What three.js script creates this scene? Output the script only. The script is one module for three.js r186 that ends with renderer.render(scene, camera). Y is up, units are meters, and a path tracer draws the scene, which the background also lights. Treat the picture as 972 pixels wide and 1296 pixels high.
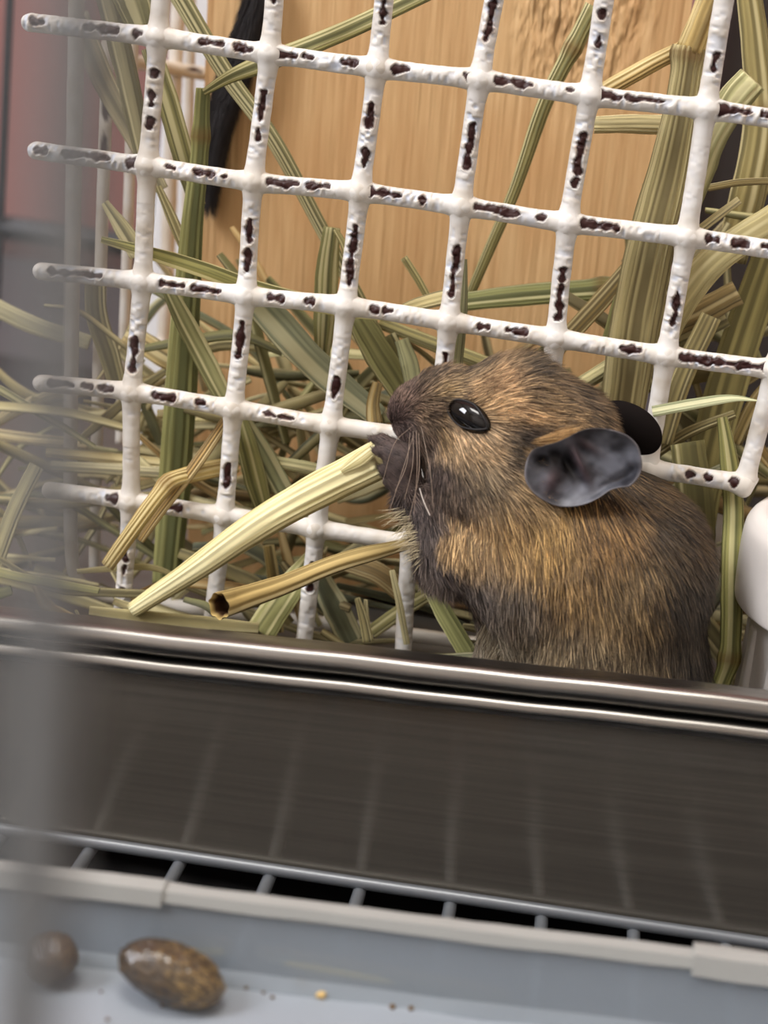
import * as THREE from 'three';
import { RectAreaLightUniformsLib } from 'three/addons/lights/RectAreaLightUniformsLib.js';
import { mergeGeometries } from 'three/addons/utils/BufferGeometryUtils.js';
import { RoundedBoxGeometry } from 'three/addons/geometries/RoundedBoxGeometry.js';

// ---------------------------------------------------------------- camera, light, exposure
const scene = new THREE.Scene();
const MM = 0.001, OFF = 60;                        // millimetres to metres; the wire floor stands 60 mm over the room's floor datum
const V3 = (x, y, z) => new THREE.Vector3(x * MM, (y + OFF) * MM, z * MM);
const IMG_W = 972, IMG_H = 1296, FOCAL = 2000;     // the lens, in photograph pixels
const camera = new THREE.PerspectiveCamera(2 * Math.atan(IMG_H / 2 / FOCAL) * 180 / Math.PI, IMG_W / IMG_H, 0.004, 20);
const PITCH = 17.73 * Math.PI / 180, YAW = -6.08 * Math.PI / 180, ROLL = 7.07 * Math.PI / 180, DIST = 201.97;
const FW = new THREE.Vector3(Math.sin(YAW) * Math.cos(PITCH), -Math.sin(PITCH), -Math.cos(YAW) * Math.cos(PITCH));
const R0 = FW.clone().cross(new THREE.Vector3(0, 1, 0)).normalize(), U0 = R0.clone().cross(FW);
const CR = R0.clone().multiplyScalar(Math.cos(ROLL)).addScaledVector(U0, Math.sin(ROLL));
const CU = U0.clone().multiplyScalar(Math.cos(ROLL)).addScaledVector(R0, -Math.sin(ROLL));
camera.position.copy(V3(0, 0, 0)).addScaledVector(FW, -DIST * MM);
camera.quaternion.setFromRotationMatrix(new THREE.Matrix4().makeBasis(CR, CU, FW.clone().negate()));
camera.focus = 0.190; camera.userData.fStop = 24;
camera.updateMatrixWorld(true);
scene.background = new THREE.Color(0x000000);

const renderer = new THREE.WebGLRenderer({ antialias: true });
renderer.toneMapping = THREE.LinearToneMapping;
renderer.toneMappingExposure = 0.62;
renderer.shadowMap.enabled = true;

RectAreaLightUniformsLib.init();
const LAMPS = [   // [position, target, width, height, colour, intensity]: the window in the left wall and the ceiling lamp
  { at: [-1.14, 1.25, 0.75], to: [0, 0.06, 0.0], w: 0.5, h: 0.95, color: 0xf6f7ff, power: 40, name: 'window_light' },
  { at: [-0.1, 2.13, 0.35], to: [0.15, 0, 0.45], w: 0.7, h: 0.5, color: 0xfffaf3, power: 28, name: 'ceiling_lamp_light' },
];
for (const l of LAMPS) {
  const a = new THREE.RectAreaLight(l.color, l.power, l.w, l.h);
  a.name = l.name; a.position.set(...l.at);
  if (l.name === 'window_light') a.lookAt(l.at[0] + 1, l.at[1], l.at[2]); else a.lookAt(l.at[0], l.at[1] - 1, l.at[2]);
  scene.add(a);
}

// ---------------------------------------------------------------- helpers
function rng(seed) { let s = seed >>> 0; return () => { s = (s + 0x6d2b79f5) | 0; let t = Math.imul(s ^ (s >>> 15), 1 | s); t = (t + Math.imul(t ^ (t >>> 7), 61 | t)) ^ t; return ((t ^ (t >>> 14)) >>> 0) / 4294967296; }; }
const hash = (x, y = 0, z = 0) => { const h = Math.sin(x * 127.1 + y * 311.7 + z * 74.7) * 43758.5453; return h - Math.floor(h); };
const sm = (x) => x * x * (3 - 2 * x), lerp = (a, b, t) => a + (b - a) * t, clamp = (x, a = 0, b = 1) => Math.min(b, Math.max(a, x));
const step = (a, b, x) => sm(clamp((x - a) / (b - a)));
function noise3(x, y, z) {
  const X = Math.floor(x), Y = Math.floor(y), Z = Math.floor(z), u = sm(x - X), v = sm(y - Y), w = sm(z - Z);
  const c = (i, j, k) => hash(X + i, Y + j, Z + k);
  return lerp(lerp(lerp(c(0, 0, 0), c(1, 0, 0), u), lerp(c(0, 1, 0), c(1, 1, 0), u), v), lerp(lerp(c(0, 0, 1), c(1, 0, 1), u), lerp(c(0, 1, 1), c(1, 1, 1), u), v), w) * 2 - 1;
}
const fbm = (x, y, z, n = 3) => { let s = 0, a = 0.5; for (let i = 0; i < n; i++) { s += a * noise3(x, y, z); x = x * 2.03 + 7.1; y = y * 2.03 + 3.3; z = z * 2.03 + 1.7; a *= 0.5; } return s; };
const lin = (r, g, b) => { const c = new THREE.Color().setRGB(r / 255, g / 255, b / 255, THREE.SRGBColorSpace); return [c.r, c.g, c.b]; };
const col = (r, g, b) => new THREE.Color().setRGB(r / 255, g / 255, b / 255, THREE.SRGBColorSpace);
const mix3 = (a, b, t) => [lerp(a[0], b[0], t), lerp(a[1], b[1], t), lerp(a[2], b[2], t)];
function rayOf(px, py) { return FW.clone().multiplyScalar(FOCAL).addScaledVector(CR, px - IMG_W / 2).addScaledVector(CU, -(py - IMG_H / 2)); }
function at(px, py, z) { const d = rayOf(px, py), t = (z * MM - camera.position.z) / d.z; return camera.position.clone().addScaledVector(d, t); }   // the point of the plane z (mm) seen there
function onLevel(px, py, y) { const d = rayOf(px, py), t = ((y + OFF) * MM - camera.position.y) / d.y; return camera.position.clone().addScaledVector(d, t); }
function proj(p) { const d = p.clone().sub(camera.position), w = d.dot(FW); return [IMG_W / 2 + FOCAL * d.dot(CR) / w, IMG_H / 2 - FOCAL * d.dot(CU) / w, w]; }
const pxSize = (z) => (Math.abs(camera.position.z - z * MM) / -FW.z) / FOCAL;      // metres per pixel at about that depth

const taken = {};
function numbered(n) { const k = taken[n] = (taken[n] ?? -1) + 1; return k ? n + '_' + String(k).padStart(3, '0') : n; }
function tag(o, label, category, group) { o.userData.label = label; o.userData.category = category; if (group) o.userData.group = group; return o; }
function mesh(name, g, m, parent = scene) {
  const o = new THREE.Mesh(g, m); o.castShadow = o.receiveShadow = true;
  o.name = parent === scene ? numbered(name) : name; parent.add(o); return o;
}
function thing(name, label, category, group) { const o = new THREE.Group(); o.name = numbered(name); tag(o, label, category, group); scene.add(o); return o; }
function struct(name, g, m) { const o = mesh(name, g, m); o.userData.kind = 'structure'; return o; }
const box = (w, h, d, x, y, z) => new THREE.BoxGeometry(w, h, d).translate(x, y, z);
function data(size, f, srgb) {
  const [w, h] = Array.isArray(size) ? size : [size, size], d = new Uint8Array(w * h * 4);
  for (let y = 0; y < h; y++) for (let x = 0; x < w; x++) { const c = f(x / w, y / h), o = (y * w + x) * 4; d[o] = clamp(c[0], 0, 255); d[o + 1] = clamp(c[1], 0, 255); d[o + 2] = clamp(c[2], 0, 255); d[o + 3] = 255; }
  const t = new THREE.DataTexture(d, w, h); t.magFilter = t.minFilter = THREE.LinearFilter; t.wrapS = t.wrapT = THREE.RepeatWrapping;
  if (srgb) t.colorSpace = THREE.SRGBColorSpace; t.needsUpdate = true; return t;
}
const std = (o) => new THREE.MeshStandardMaterial(o), phys = (o) => new THREE.MeshPhysicalMaterial(o);

// a grid of (rows x around) points as a closed tube; point(i, j) gives position, shade(i, j) gives a linear colour
function skin(rows, around, point, shade, capA = true, capB = true) {
  const pos = [], c = [], idx = [], uv = [];
  for (let i = 0; i < rows; i++) for (let j = 0; j < around; j++) { const p = point(i, j); pos.push(p.x, p.y, p.z); if (shade) c.push(...shade(i, j)); uv.push(j / around, i / rows); }
  for (let i = 0; i < rows - 1; i++) for (let j = 0; j < around; j++) { const a = i * around + j, b = i * around + (j + 1) % around; idx.push(a, b, a + around, b, b + around, a + around); }
  const cap = (i, flip) => {
    const m = new THREE.Vector3(); for (let j = 0; j < around; j++) m.add(point(i, j)); m.multiplyScalar(1 / around);
    const k = pos.length / 3; pos.push(m.x, m.y, m.z); uv.push(0.5, 0.5); if (shade) c.push(...shade(i, 0));
    for (let j = 0; j < around; j++) { const a = i * around + j, b = i * around + (j + 1) % around; flip ? idx.push(k, b, a) : idx.push(k, a, b); }
  };
  if (capA) cap(0, true); if (capB) cap(rows - 1, false);
  const g = new THREE.BufferGeometry();
  g.setAttribute('position', new THREE.Float32BufferAttribute(pos, 3)); g.setAttribute('uv', new THREE.Float32BufferAttribute(uv, 2));
  if (shade) g.setAttribute('color', new THREE.Float32BufferAttribute(c, 3));
  g.setIndex(idx); g.computeVertexNormals(); return g;
}
function frames(pts, rows, ref, closed = false, tension = 0.5, kind = 'centripetal') {   // positions, sideways and outward directions along a curve
  const curve = pts.length === 2 ? new THREE.LineCurve3(pts[0], pts[1]) : new THREE.CatmullRomCurve3(pts, closed, kind, tension), out = [];
  const L = curve.getLength();
  for (let i = 0; i < rows; i++) {
    const t = i / (rows - 1), p = curve.getPointAt(t), T = curve.getTangentAt(t), s = T.clone().cross(ref).normalize(), n = s.clone().cross(T).normalize();
    out.push({ p, T, s, n, t });
  }
  out.length_ = L; return out;
}

// ---------------------------------------------------------------- the room
const plaster = (r, g, b) => std({ color: col(r, g, b), roughness: 0.9, bumpMap: plasterBump, bumpScale: 0.0008 });
const plasterBump = data(256, (u, v) => { const n = 128 + 120 * fbm(u * 24, v * 24, 3); return [n, n, n]; });
{
  const T = 0.08;
  struct('floor', box(2.56, T, 2.36, 0, -T / 2, 0.63), std({ color: col(78, 80, 84), roughness: 0.55 }));
  struct('ceiling', box(2.56, T, 2.36, 0, 2.2 + T / 2, 0.63), plaster(235, 232, 226));
  struct('wall_back', box(2.56, 2.2, T, 0, 1.1, -0.47 - T / 2), plaster(158, 112, 106));
  struct('wall_front', box(2.56, 2.2, T, 0, 1.1, 1.73 + T / 2), plaster(214, 208, 198));
  struct('wall_left', box(T, 2.2, 2.2, -1.2 - T / 2, 1.1, 0.63), plaster(214, 208, 198));
  struct('wall_right', box(T, 2.2, 2.2, 1.2 + T / 2, 1.1, 0.63), plaster(200, 192, 182));
  struct('baseboard_back', box(2.4, 0.012, 0.01, 0, 0.006, -0.465), plaster(96, 70, 66));
  const w = new THREE.Group(); w.name = 'window_1'; w.userData.kind = 'structure'; scene.add(w);
  const frame = std({ color: col(236, 234, 228), roughness: 0.5 });
  const pane = std({ color: 0xffffff, emissive: col(236, 241, 255), emissiveIntensity: 1.4, roughness: 0.3 });
  for (const s of [-1, 1]) { mesh('window_frame', box(0.05, 1.11, 0.06, -1.185, 1.25, 0.75 + s * 0.3), frame, w); mesh('window_frame', box(0.05, 0.06, 0.66, -1.185, 1.25 + s * 0.525, 0.75), frame, w); }
  mesh('window_pane', box(0.02, 0.99, 0.54, -1.19, 1.25, 0.75), pane, w);
  const c = thing('ceiling_lamp', 'flat white ceiling lamp panel over the cage', 'lamp');
  mesh('lamp_housing', box(0.76, 0.05, 0.56, -0.1, 2.175, 0.35), frame, c);
  mesh('lamp_diffuser', box(0.7, 0.012, 0.5, -0.1, 2.146, 0.35), std({ color: 0xffffff, emissive: col(255, 244, 226), emissiveIntensity: 1.2 }), c);
}

// ---------------------------------------------------------------- behind the rack: wooden block, white panel, rear cage wires
{
  // wood: vertical grain drawn as a colour map, wrinkled bark-like patch as bump
  const grain = data([512, 1024], (u, v) => {
    const wob = 0.9 * fbm(u * 5, v * 1.6, 5), l = fbm(u * 26 + wob * 3, v * 1.3, 1), f = fbm(u * 150, v * 7, 9), k = fbm(u * 60 + wob * 4, v * 16, 4);
    const b = 0.5 + 0.42 * l + 0.26 * f + 0.35 * k + 0.3 * fbm(u * 3, v * 3, 33), t = clamp(b), q = step(0.25, 0.7, fbm(u * 4, v * 6, 21) + 0.25);
    const c = mix3([198, 154, 102], [230, 192, 138], t); return mix3(c, [206, 158, 104], 0.5 * q);
  }, true);
  const wrinkle = data([512, 1024], (u, v) => {
    const d = Math.hypot((u - 0.79) / 0.16, (v - 0.72) / 0.15), m = step(1.2, 0.3, d);
    const n = fbm(u * 70 + 2 * fbm(u * 12, v * 12, 2), v * 34, 6), h = 128 + 30 * fbm(u * 120, v * 10, 2) + m * 260 * n; return [h, h, h];
  });
  const shape = new THREE.Shape(), W = 33, D = 26, r = 9;                 // plan of the block: bulging front, rounded corners
  shape.moveTo(-W, -D); shape.lineTo(-W, D - r); shape.quadraticCurveTo(-W, D - 1.5, -W + r, D - 0.6); shape.quadraticCurveTo(0, D + 1.2, W - 13, D - 1);
  shape.quadraticCurveTo(W, D - 2.5, W, D - 15); shape.lineTo(W, -D); shape.lineTo(-W, -D);
  const g = new THREE.ExtrudeGeometry(shape, { depth: 130, bevelEnabled: true, bevelSize: 1, bevelThickness: 1, bevelSegments: 3, curveSegments: 24, steps: 1 });
  const p = g.attributes.position, n = g.attributes.normal, uv = [];
  for (let i = 0; i < p.count; i++) { const u = (Math.abs(n.getX(i)) > 0.9 ? p.getY(i) + 60 : p.getX(i) + 33) / 66; uv.push(u, p.getZ(i) / 130); }
  g.setAttribute('uv', new THREE.Float32BufferAttribute(uv, 2));
  g.rotateX(-Math.PI / 2).scale(MM, MM, MM);
  const o = mesh('wooden_block', g, std({ map: grain, bumpMap: wrinkle, bumpScale: 0.0012, roughness: 0.62 }));
  o.geometry.translate(0, 0, 0); o.position.copy(V3(-0.6, -26.2, -67)); o.rotation.z = 0.045;
  tag(o, 'pale wooden block with vertical grain standing behind the white wire rack', 'block');

  const wp = mesh('white_panel', new RoundedBoxGeometry(0.013, 0.17, 0.003, 3, 0.001), std({ color: col(232, 236, 240), roughness: 0.4 }));
  wp.position.copy(V3(-54.5, 56, -104)); wp.rotation.z = -0.02; tag(wp, 'narrow white upright panel beside the left edge of the wooden block', 'panel');
  const gb = mesh('grey_box', new RoundedBoxGeometry(0.07, 0.115, 0.05, 4, 0.004), std({ color: col(70, 66, 66), roughness: 0.6 }));
  gb.position.copy(V3(74, 27, -135)); tag(gb, 'dark grey box in the background right of the wooden block', 'box');

  const dark = std({ color: col(70, 72, 76), roughness: 0.45, metalness: 0.6 });
  const cb = thing('cage_wire_panel', 'dark grey wire back of the cage in the blurred background', 'cage panel');
  const rod = (a, b, r) => { const f = frames([a, b], 6, new THREE.Vector3(0.3, 0.4, 0.9)); return skin(6, 14, (i, j) => f[i].p.clone().addScaledVector(f[i].s, r * Math.cos(j / 14 * 6.2832)).addScaledVector(f[i].n, r * Math.sin(j / 14 * 6.2832))); };
  for (const x of [-128.5, -90, 47, 82, 118]) mesh('wire', rod(V3(x, -30, -200), V3(x, 95, -200), 0.0011), dark, cb);
  for (const y of [-4.5, 57]) mesh('wire', rod(V3(-190, y, -200), V3(150, y, -200), 0.0013), dark, cb);
  mesh('rail', new RoundedBoxGeometry(0.34, 0.006, 0.006, 3, 0.002).translate(-0.02, 0.0, 0), dark, cb).position.copy(V3(0, -5, -204));
  for (const x of [-185, 145]) mesh('post', rod(V3(x, -60, -204), V3(x, 95, -204), 0.003), dark, cb);
}

// ---------------------------------------------------------------- the steel tray with its rolled rail
const RAIL = (u) => [lerp(-39, 47.7, u), lerp(-7.2, -3.6, u), lerp(33, 29, u)], BASE = (u) => [lerp(-45, 51.5, u), -32.4, lerp(37.5, 31.8, u)];
const brushed = data([512, 512], (u, v) => { const n = 200 + 14 * fbm(u * 3, v * 170, 1) + 12 * fbm(u * 22, v * 260, 8) + 10 * fbm(u * 6, v * 9, 2); return [n, n * 0.985, n * 0.96]; }, true);
const brushedRough = data([256, 512], (u, v) => { const n = 80 + 22 * fbm(u * 3, v * 150, 4) + 16 * fbm(u * 4, v * 5, 12); return [n, n, n]; });
const steel = phys({ color: col(172, 167, 158), map: brushed, roughnessMap: brushedRough, roughness: 0.57, metalness: 0.74, anisotropy: 0.85, anisotropyRotation: Math.PI / 2 });
const railSteel = phys({ color: col(178, 177, 175), map: brushed, roughnessMap: brushedRough, roughness: 0.95, metalness: 1 });
{
  const t = thing('steel_tray', 'brushed steel tray with a double rolled rim across the cage', 'tray');
  const loft = (prof, N, fn) => {                       // sweeps a profile of (forward, up) points along the rail; closed
    const P = [], idx = [], uv = [], M = prof.length;
    for (let i = 0; i <= N; i++) { const u = -0.6 + 2.3 * i / N; let s = 0; for (let j = 0; j < M; j++) { const q = fn(u, prof[j], j), v = V3(...q); P.push(v.x, v.y, v.z); if (j) s += Math.hypot(prof[j][0] - prof[j - 1][0], prof[j][1] - prof[j - 1][1]); uv.push(u * 0.4 + 0.3, s / 45); } }
    for (let i = 0; i < N; i++) for (let j = 0; j < M; j++) { const k = (j + 1) % M, a = i * M + j, b = i * M + k; idx.push(a, a + M, b, b, a + M, b + M); }
    const g = new THREE.BufferGeometry(); g.setAttribute('position', new THREE.Float32BufferAttribute(P, 3)); g.setAttribute('uv', new THREE.Float32BufferAttribute(uv, 2)); g.setIndex(idx); g.computeVertexNormals(); return g;
  };
  const arc = (cx, cy, r, a0, a1, n) => Array.from({ length: n + 1 }, (_, i) => { const a = (a0 + (a1 - a0) * i / n) * Math.PI / 180; return [cx + r * Math.cos(a), cy + r * Math.sin(a)]; });
  const on = (u, [f, h]) => { const b = RAIL(u); return [b[0], b[1] + h, b[2] + f]; };
  const wave = (u, q) => { q[1] += 0.05 * Math.sin(u * 17) + 0.03 * Math.sin(u * 41 + 1); return q; };
  mesh('rim', loft([...arc(0.5, -0.6, 0.6, 180, 90, 6), [1.4, 0.05], [2.2, 0.06], ...arc(2.7, -1.35, 1.4, 82, -70, 18), [2.4, -2.75], [0.2, -2.4]], 60, (u, p) => wave(u, on(u, p))), railSteel, t);
  mesh('bead', loft([[1.2, -2.5], [2.6, -2.85], ...arc(3.7, -3.9, 0.98, 115, -60, 14), [3.4, -4.85], [1.6, -4.6]], 60, (u, p) => wave(u, on(u, p))), railSteel, t);
  // the sloping front panel: from under the bead to the wire floor, 0.8 mm thick
  const pan = []; const cut = [0, 0.002, ...Array.from({ length: 29 }, (_, i) => (i + 1) / 30), 0.998, 1]; for (const a of cut) pan.push([a, 0]); for (const a of cut.reverse()) pan.push([a, 1]);
  mesh('front_panel', loft(pan.map(([a, b]) => [a * 22, b]), 90, (u, p) => {
    const a = p[0] / 22, b = RAIL(u), e = BASE(u), d = 0.10 * Math.sin(u * 9 + a * 2) * Math.sin(a * Math.PI);
    return [lerp(b[0], e[0], a), lerp(b[1] - 4.7, e[1], a), lerp(b[2] + 3.3, e[2], a) + d - p[1] * 0.8];
  }), steel, t);
  const fl = new THREE.BoxGeometry(0.26, 0.0008, 0.15); mesh('tray_floor', fl, std({ color: col(120, 118, 112), roughness: 0.5, metalness: 0.7 }), t).position.copy(V3(5, -29.6, -48));
}

// ---------------------------------------------------------------- wire floor and dark pan beneath it
{
  const pan = mesh('cage_pan', new RoundedBoxGeometry(0.34, 0.018, 0.36, 3, 0.004), std({ color: col(26, 27, 30), roughness: 0.7 }));
  pan.position.set(-0.01, 0.0092, -0.04); tag(pan, 'black plastic pan under the wire floor, seen through the gaps', 'pan');
  const t = thing('wire_floor', 'grey wire grid floor at the foot of the steel tray', 'grid');
  const m = phys({ color: col(112, 116, 120), metalness: 0.4, roughness: 0.42, clearcoat: 0.3 });
  const tube = (a, b, r, n = 40) => { const f = frames([a, b], n, new THREE.Vector3(0.2, 1, 0.3)); return skin(n, 14, (i, j) => { const q = r * (1 + 0.05 * noise3(i * 0.7, j * 0.3, r * 1e5)); return f[i].p.clone().addScaledVector(f[i].s, q * Math.cos(j / 14 * 6.2832)).addScaledVector(f[i].n, q * Math.sin(j / 14 * 6.2832)); }); };
  const dz = (x) => lerp(38.3, 32.6, (x + 45) / 96.5);
  mesh('wire', tube(V3(-90, -32.4, dz(-90)), V3(105, -32.4, dz(105)), 0.00072), m, t);
  for (let x = -65.9; x < 100; x += 10.3) mesh('wire', tube(V3(x, -33.4, 12), V3(x + 0.4, -33.4, 108), 0.00075), m, t);
  for (const s of [[-65.8, 20], [99, 20], [-65.8, 100], [99, 100]]) mesh('leg', tube(V3(s[0], -42, s[1]), V3(s[0], -33.4, s[1]), 0.0009, 8), m, t);
}

// ---------------------------------------------------------------- translucent plastic tray in front, with food
{
  const t = thing('plastic_tray', 'translucent milky plastic tray in front of the steel panel', 'tray');
  const plastic = phys({ color: col(186, 196, 204), transmission: 0.66, thickness: 0, roughness: 0.5, ior: 1.45, specularIntensity: 0.8 });
  const floorP = phys({ color: col(168, 176, 184), transmission: 0.25, thickness: 0, roughness: 0.5, ior: 1.45 });
  const rimP = phys({ color: col(182, 183, 178), transmission: 0.3, thickness: 0, roughness: 0.5, ior: 1.45 });
  const TY = 11.6, rimZ = (x) => lerp(69.0, 62.6, (x + 16) / 62), X0 = -46, X1 = 74;
  const strip = (prof, m, name, x0 = X0, x1 = X1, n = 60) => {
    const P = [], idx = [], uv = [], M = prof.length;
    for (let i = 0; i <= n; i++) { const x = lerp(x0, x1, i / n); prof.forEach(([f, h], j) => { const v = V3(x, h + TY + 0.10 * noise3(x * 0.23, j, 1), rimZ(x) + f + 0.1 * noise3(x * 0.1, 4, 2)); P.push(v.x, v.y, v.z); uv.push(x / 20, j / M); }); }
    for (let i = 0; i < n; i++) for (let j = 0; j < M; j++) { const k = (j + 1) % M, a = i * M + j, b = i * M + k; idx.push(a, a + M, b, b, a + M, b + M); }
    const cap = (i, fl) => { for (let j = 1; j < M - 1; j++) fl ? idx.push(i * M, i * M + j, i * M + j + 1) : idx.push(i * M, i * M + j + 1, i * M + j); };
    cap(0, true); cap(n, false);
    const g = new THREE.BufferGeometry(); g.setAttribute('position', new THREE.Float32BufferAttribute(P, 3)); g.setAttribute('uv', new THREE.Float32BufferAttribute(uv, 2)); g.setIndex(idx);
    const q = g.toNonIndexed(); q.computeVertexNormals(); return mesh(name, q, m, t);
  };
  strip([[0.3, -28.6], [1.2, -28.6], [2.1, -34.6], [3.2, -35.6], [3.2, -36.5], [1.2, -35.5]], plastic, 'wall');
  strip([[3.0, -35.6], [40, -36.2], [40, -37.0], [3.0, -36.5]], floorP, 'tray_floor');
  strip([[-0.5, -28.9], [-0.5, -28.0], [0.2, -27.6], [1.4, -27.8], [1.7, -28.8], [1.2, -29.3], [0.2, -29.1]], rimP, 'rim', -8.6, 40);
  strip([[-0.3, -28.8], [-0.3, -27.7], [0.4, -27.3], [1.7, -27.6], [2.0, -29.2], [1.4, -29.5], [0.4, -28.9]], rimP, 'rim', X0, -8.2);
  strip([[-0.9, -28.6], [-0.9, -27.6], [0.2, -27.2], [1.5, -27.5], [1.9, -29.4], [1.3, -29.7], [0.2, -28.9]], rimP, 'rim', 39.6, X1);
  // droppings-like food pellets: two brown ones lie in the tray, pale sticks press against the wall from outside
  const pelletMat = phys({ vertexColors: true, roughness: 0.55, clearcoat: 0.9, clearcoatRoughness: 0.14 });
  const pellet = (a, b, c, seed, dull) => {
    const g = new THREE.SphereGeometry(1, 96, 64), p = g.attributes.position, cs = [], v = new THREE.Vector3();
    for (let i = 0; i < p.count; i++) {
      v.fromBufferAttribute(p, i); const d = v.clone();
      const fib = fbm(d.x * 18 + seed, d.y * 9, d.z * 7 + seed, 3), lump = fbm(d.x * 2.2, d.y * 2.2 + seed, d.z * 2.2, 2), thread = Math.pow(clamp(1 - Math.abs(noise3(d.x * 11 + d.y * 12 + seed, d.y * 7 - d.x * 9, d.z * 12)) * 2.6), 2);
      const k = 1 + 0.05 * fib + 0.07 * lump + 0.04 * thread;
      v.set(Math.sign(d.x) * Math.pow(Math.abs(d.x), 0.86) * a, d.y * b, d.z * c).multiplyScalar(k); p.setXYZ(i, v.x * MM, v.y * MM, v.z * MM);
      let q = mix3(lin(32, 24, 16), lin(78, 60, 34), clamp(0.5 + 1.3 * fib)); q = mix3(q, lin(178, 146, 84), 0.85 * thread * step(-0.4, 0.3, d.x - 0.2 + lump)); cs.push(...mix3(q, lin(84, 70, 62), dull));
    }
    g.setAttribute('color', new THREE.Float32BufferAttribute(cs, 3)); g.computeVertexNormals(); return g;
  };
  const p1 = mesh('food_pellet', pellet(4.75, 2.45, 2.7, 3, 0), pelletMat); p1.position.copy(onLevel(218, 1232, -32.9 + TY)); p1.rotation.set(0, 0.06, -0.24); tag(p1, 'large fibrous brown pellet lying in the plastic tray, whole and glossy', 'pellet');
  const p2 = mesh('food_pellet', pellet(2.3, 2.1, 2.2, 11, 0.6), pelletMat); p2.position.copy(onLevel(66, 1212, -33.2 + TY)); p2.rotation.set(0, 0.5, 0.3); tag(p2, 'dull brown pellet at the left end of the plastic tray behind the blurred bar', 'pellet');
  const crumbMat = std({ color: col(96, 72, 36), roughness: 0.9 }), pale = std({ color: col(206, 176, 116), roughness: 0.9 });
  const crumb = (px, py, r, m, label) => { const g = new THREE.IcosahedronGeometry(r * MM, 3), p = g.attributes.position; for (let i = 0; i < p.count; i++) { const k = 1 + 0.4 * noise3(p.getX(i) * 2600 + px, p.getY(i) * 2600, p.getZ(i) * 2600); p.setXYZ(i, p.getX(i) * k, p.getY(i) * k * 0.7, p.getZ(i) * k); } g.computeVertexNormals(); const o = mesh('food_crumb', g, m); o.position.copy(onLevel(px, py, -35.6 + TY + r * 0.6)); tag(o, label, 'crumb'); };
  crumb(380, 1243, 0.55, crumbMat, 'larger brown crumb right of the glossy pellet in the plastic tray');
  crumb(406, 1259, 0.45, pale, 'pale flat crumb below the larger brown crumb in the plastic tray');
  for (const [x, y, r] of [[128, 1255, 0.16], [205, 1273, 0.2], [312, 1250, 0.2], [333, 1256, 0.16], [345, 1262, 0.18], [497, 1274, 0.26], [520, 1276, 0.28], [136, 1290, 0.16]]) { crumb(x, y, r, crumbMat, 'tiny dark speck of food on the plastic tray floor'); scene.children.at(-1).userData.group = 'tiny food specks'; }
  const stick = (a, b, r, label) => { const f = frames([a, b], 24, new THREE.Vector3(0, 1, 0)); const g = skin(24, 16, (i, j) => { const k = r * MM * Math.min(1, 0.55 + 4 * Math.min(f[i].t, 1 - f[i].t)); return f[i].p.clone().addScaledVector(f[i].s, k * Math.cos(j / 16 * 6.2832)).addScaledVector(f[i].n, k * Math.sin(j / 16 * 6.2832)); }); tag(mesh('hay_stalk', g, std({ color: col(240, 206, 130), roughness: 0.8 })), label, 'hay stalk'); };
  const b = (x, y) => V3(x, y + TY, rimZ(x) + 0.1);
  stick(b(-8.5, -34.2), b(-1.6, -33.6), 0.95, 'short pale stalk seen blurred through the plastic tray wall');
  stick(b(0.5, -33.8), b(24, -35.2), 0.95, 'long pale stalk seen blurred through the plastic tray wall');
}

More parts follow.
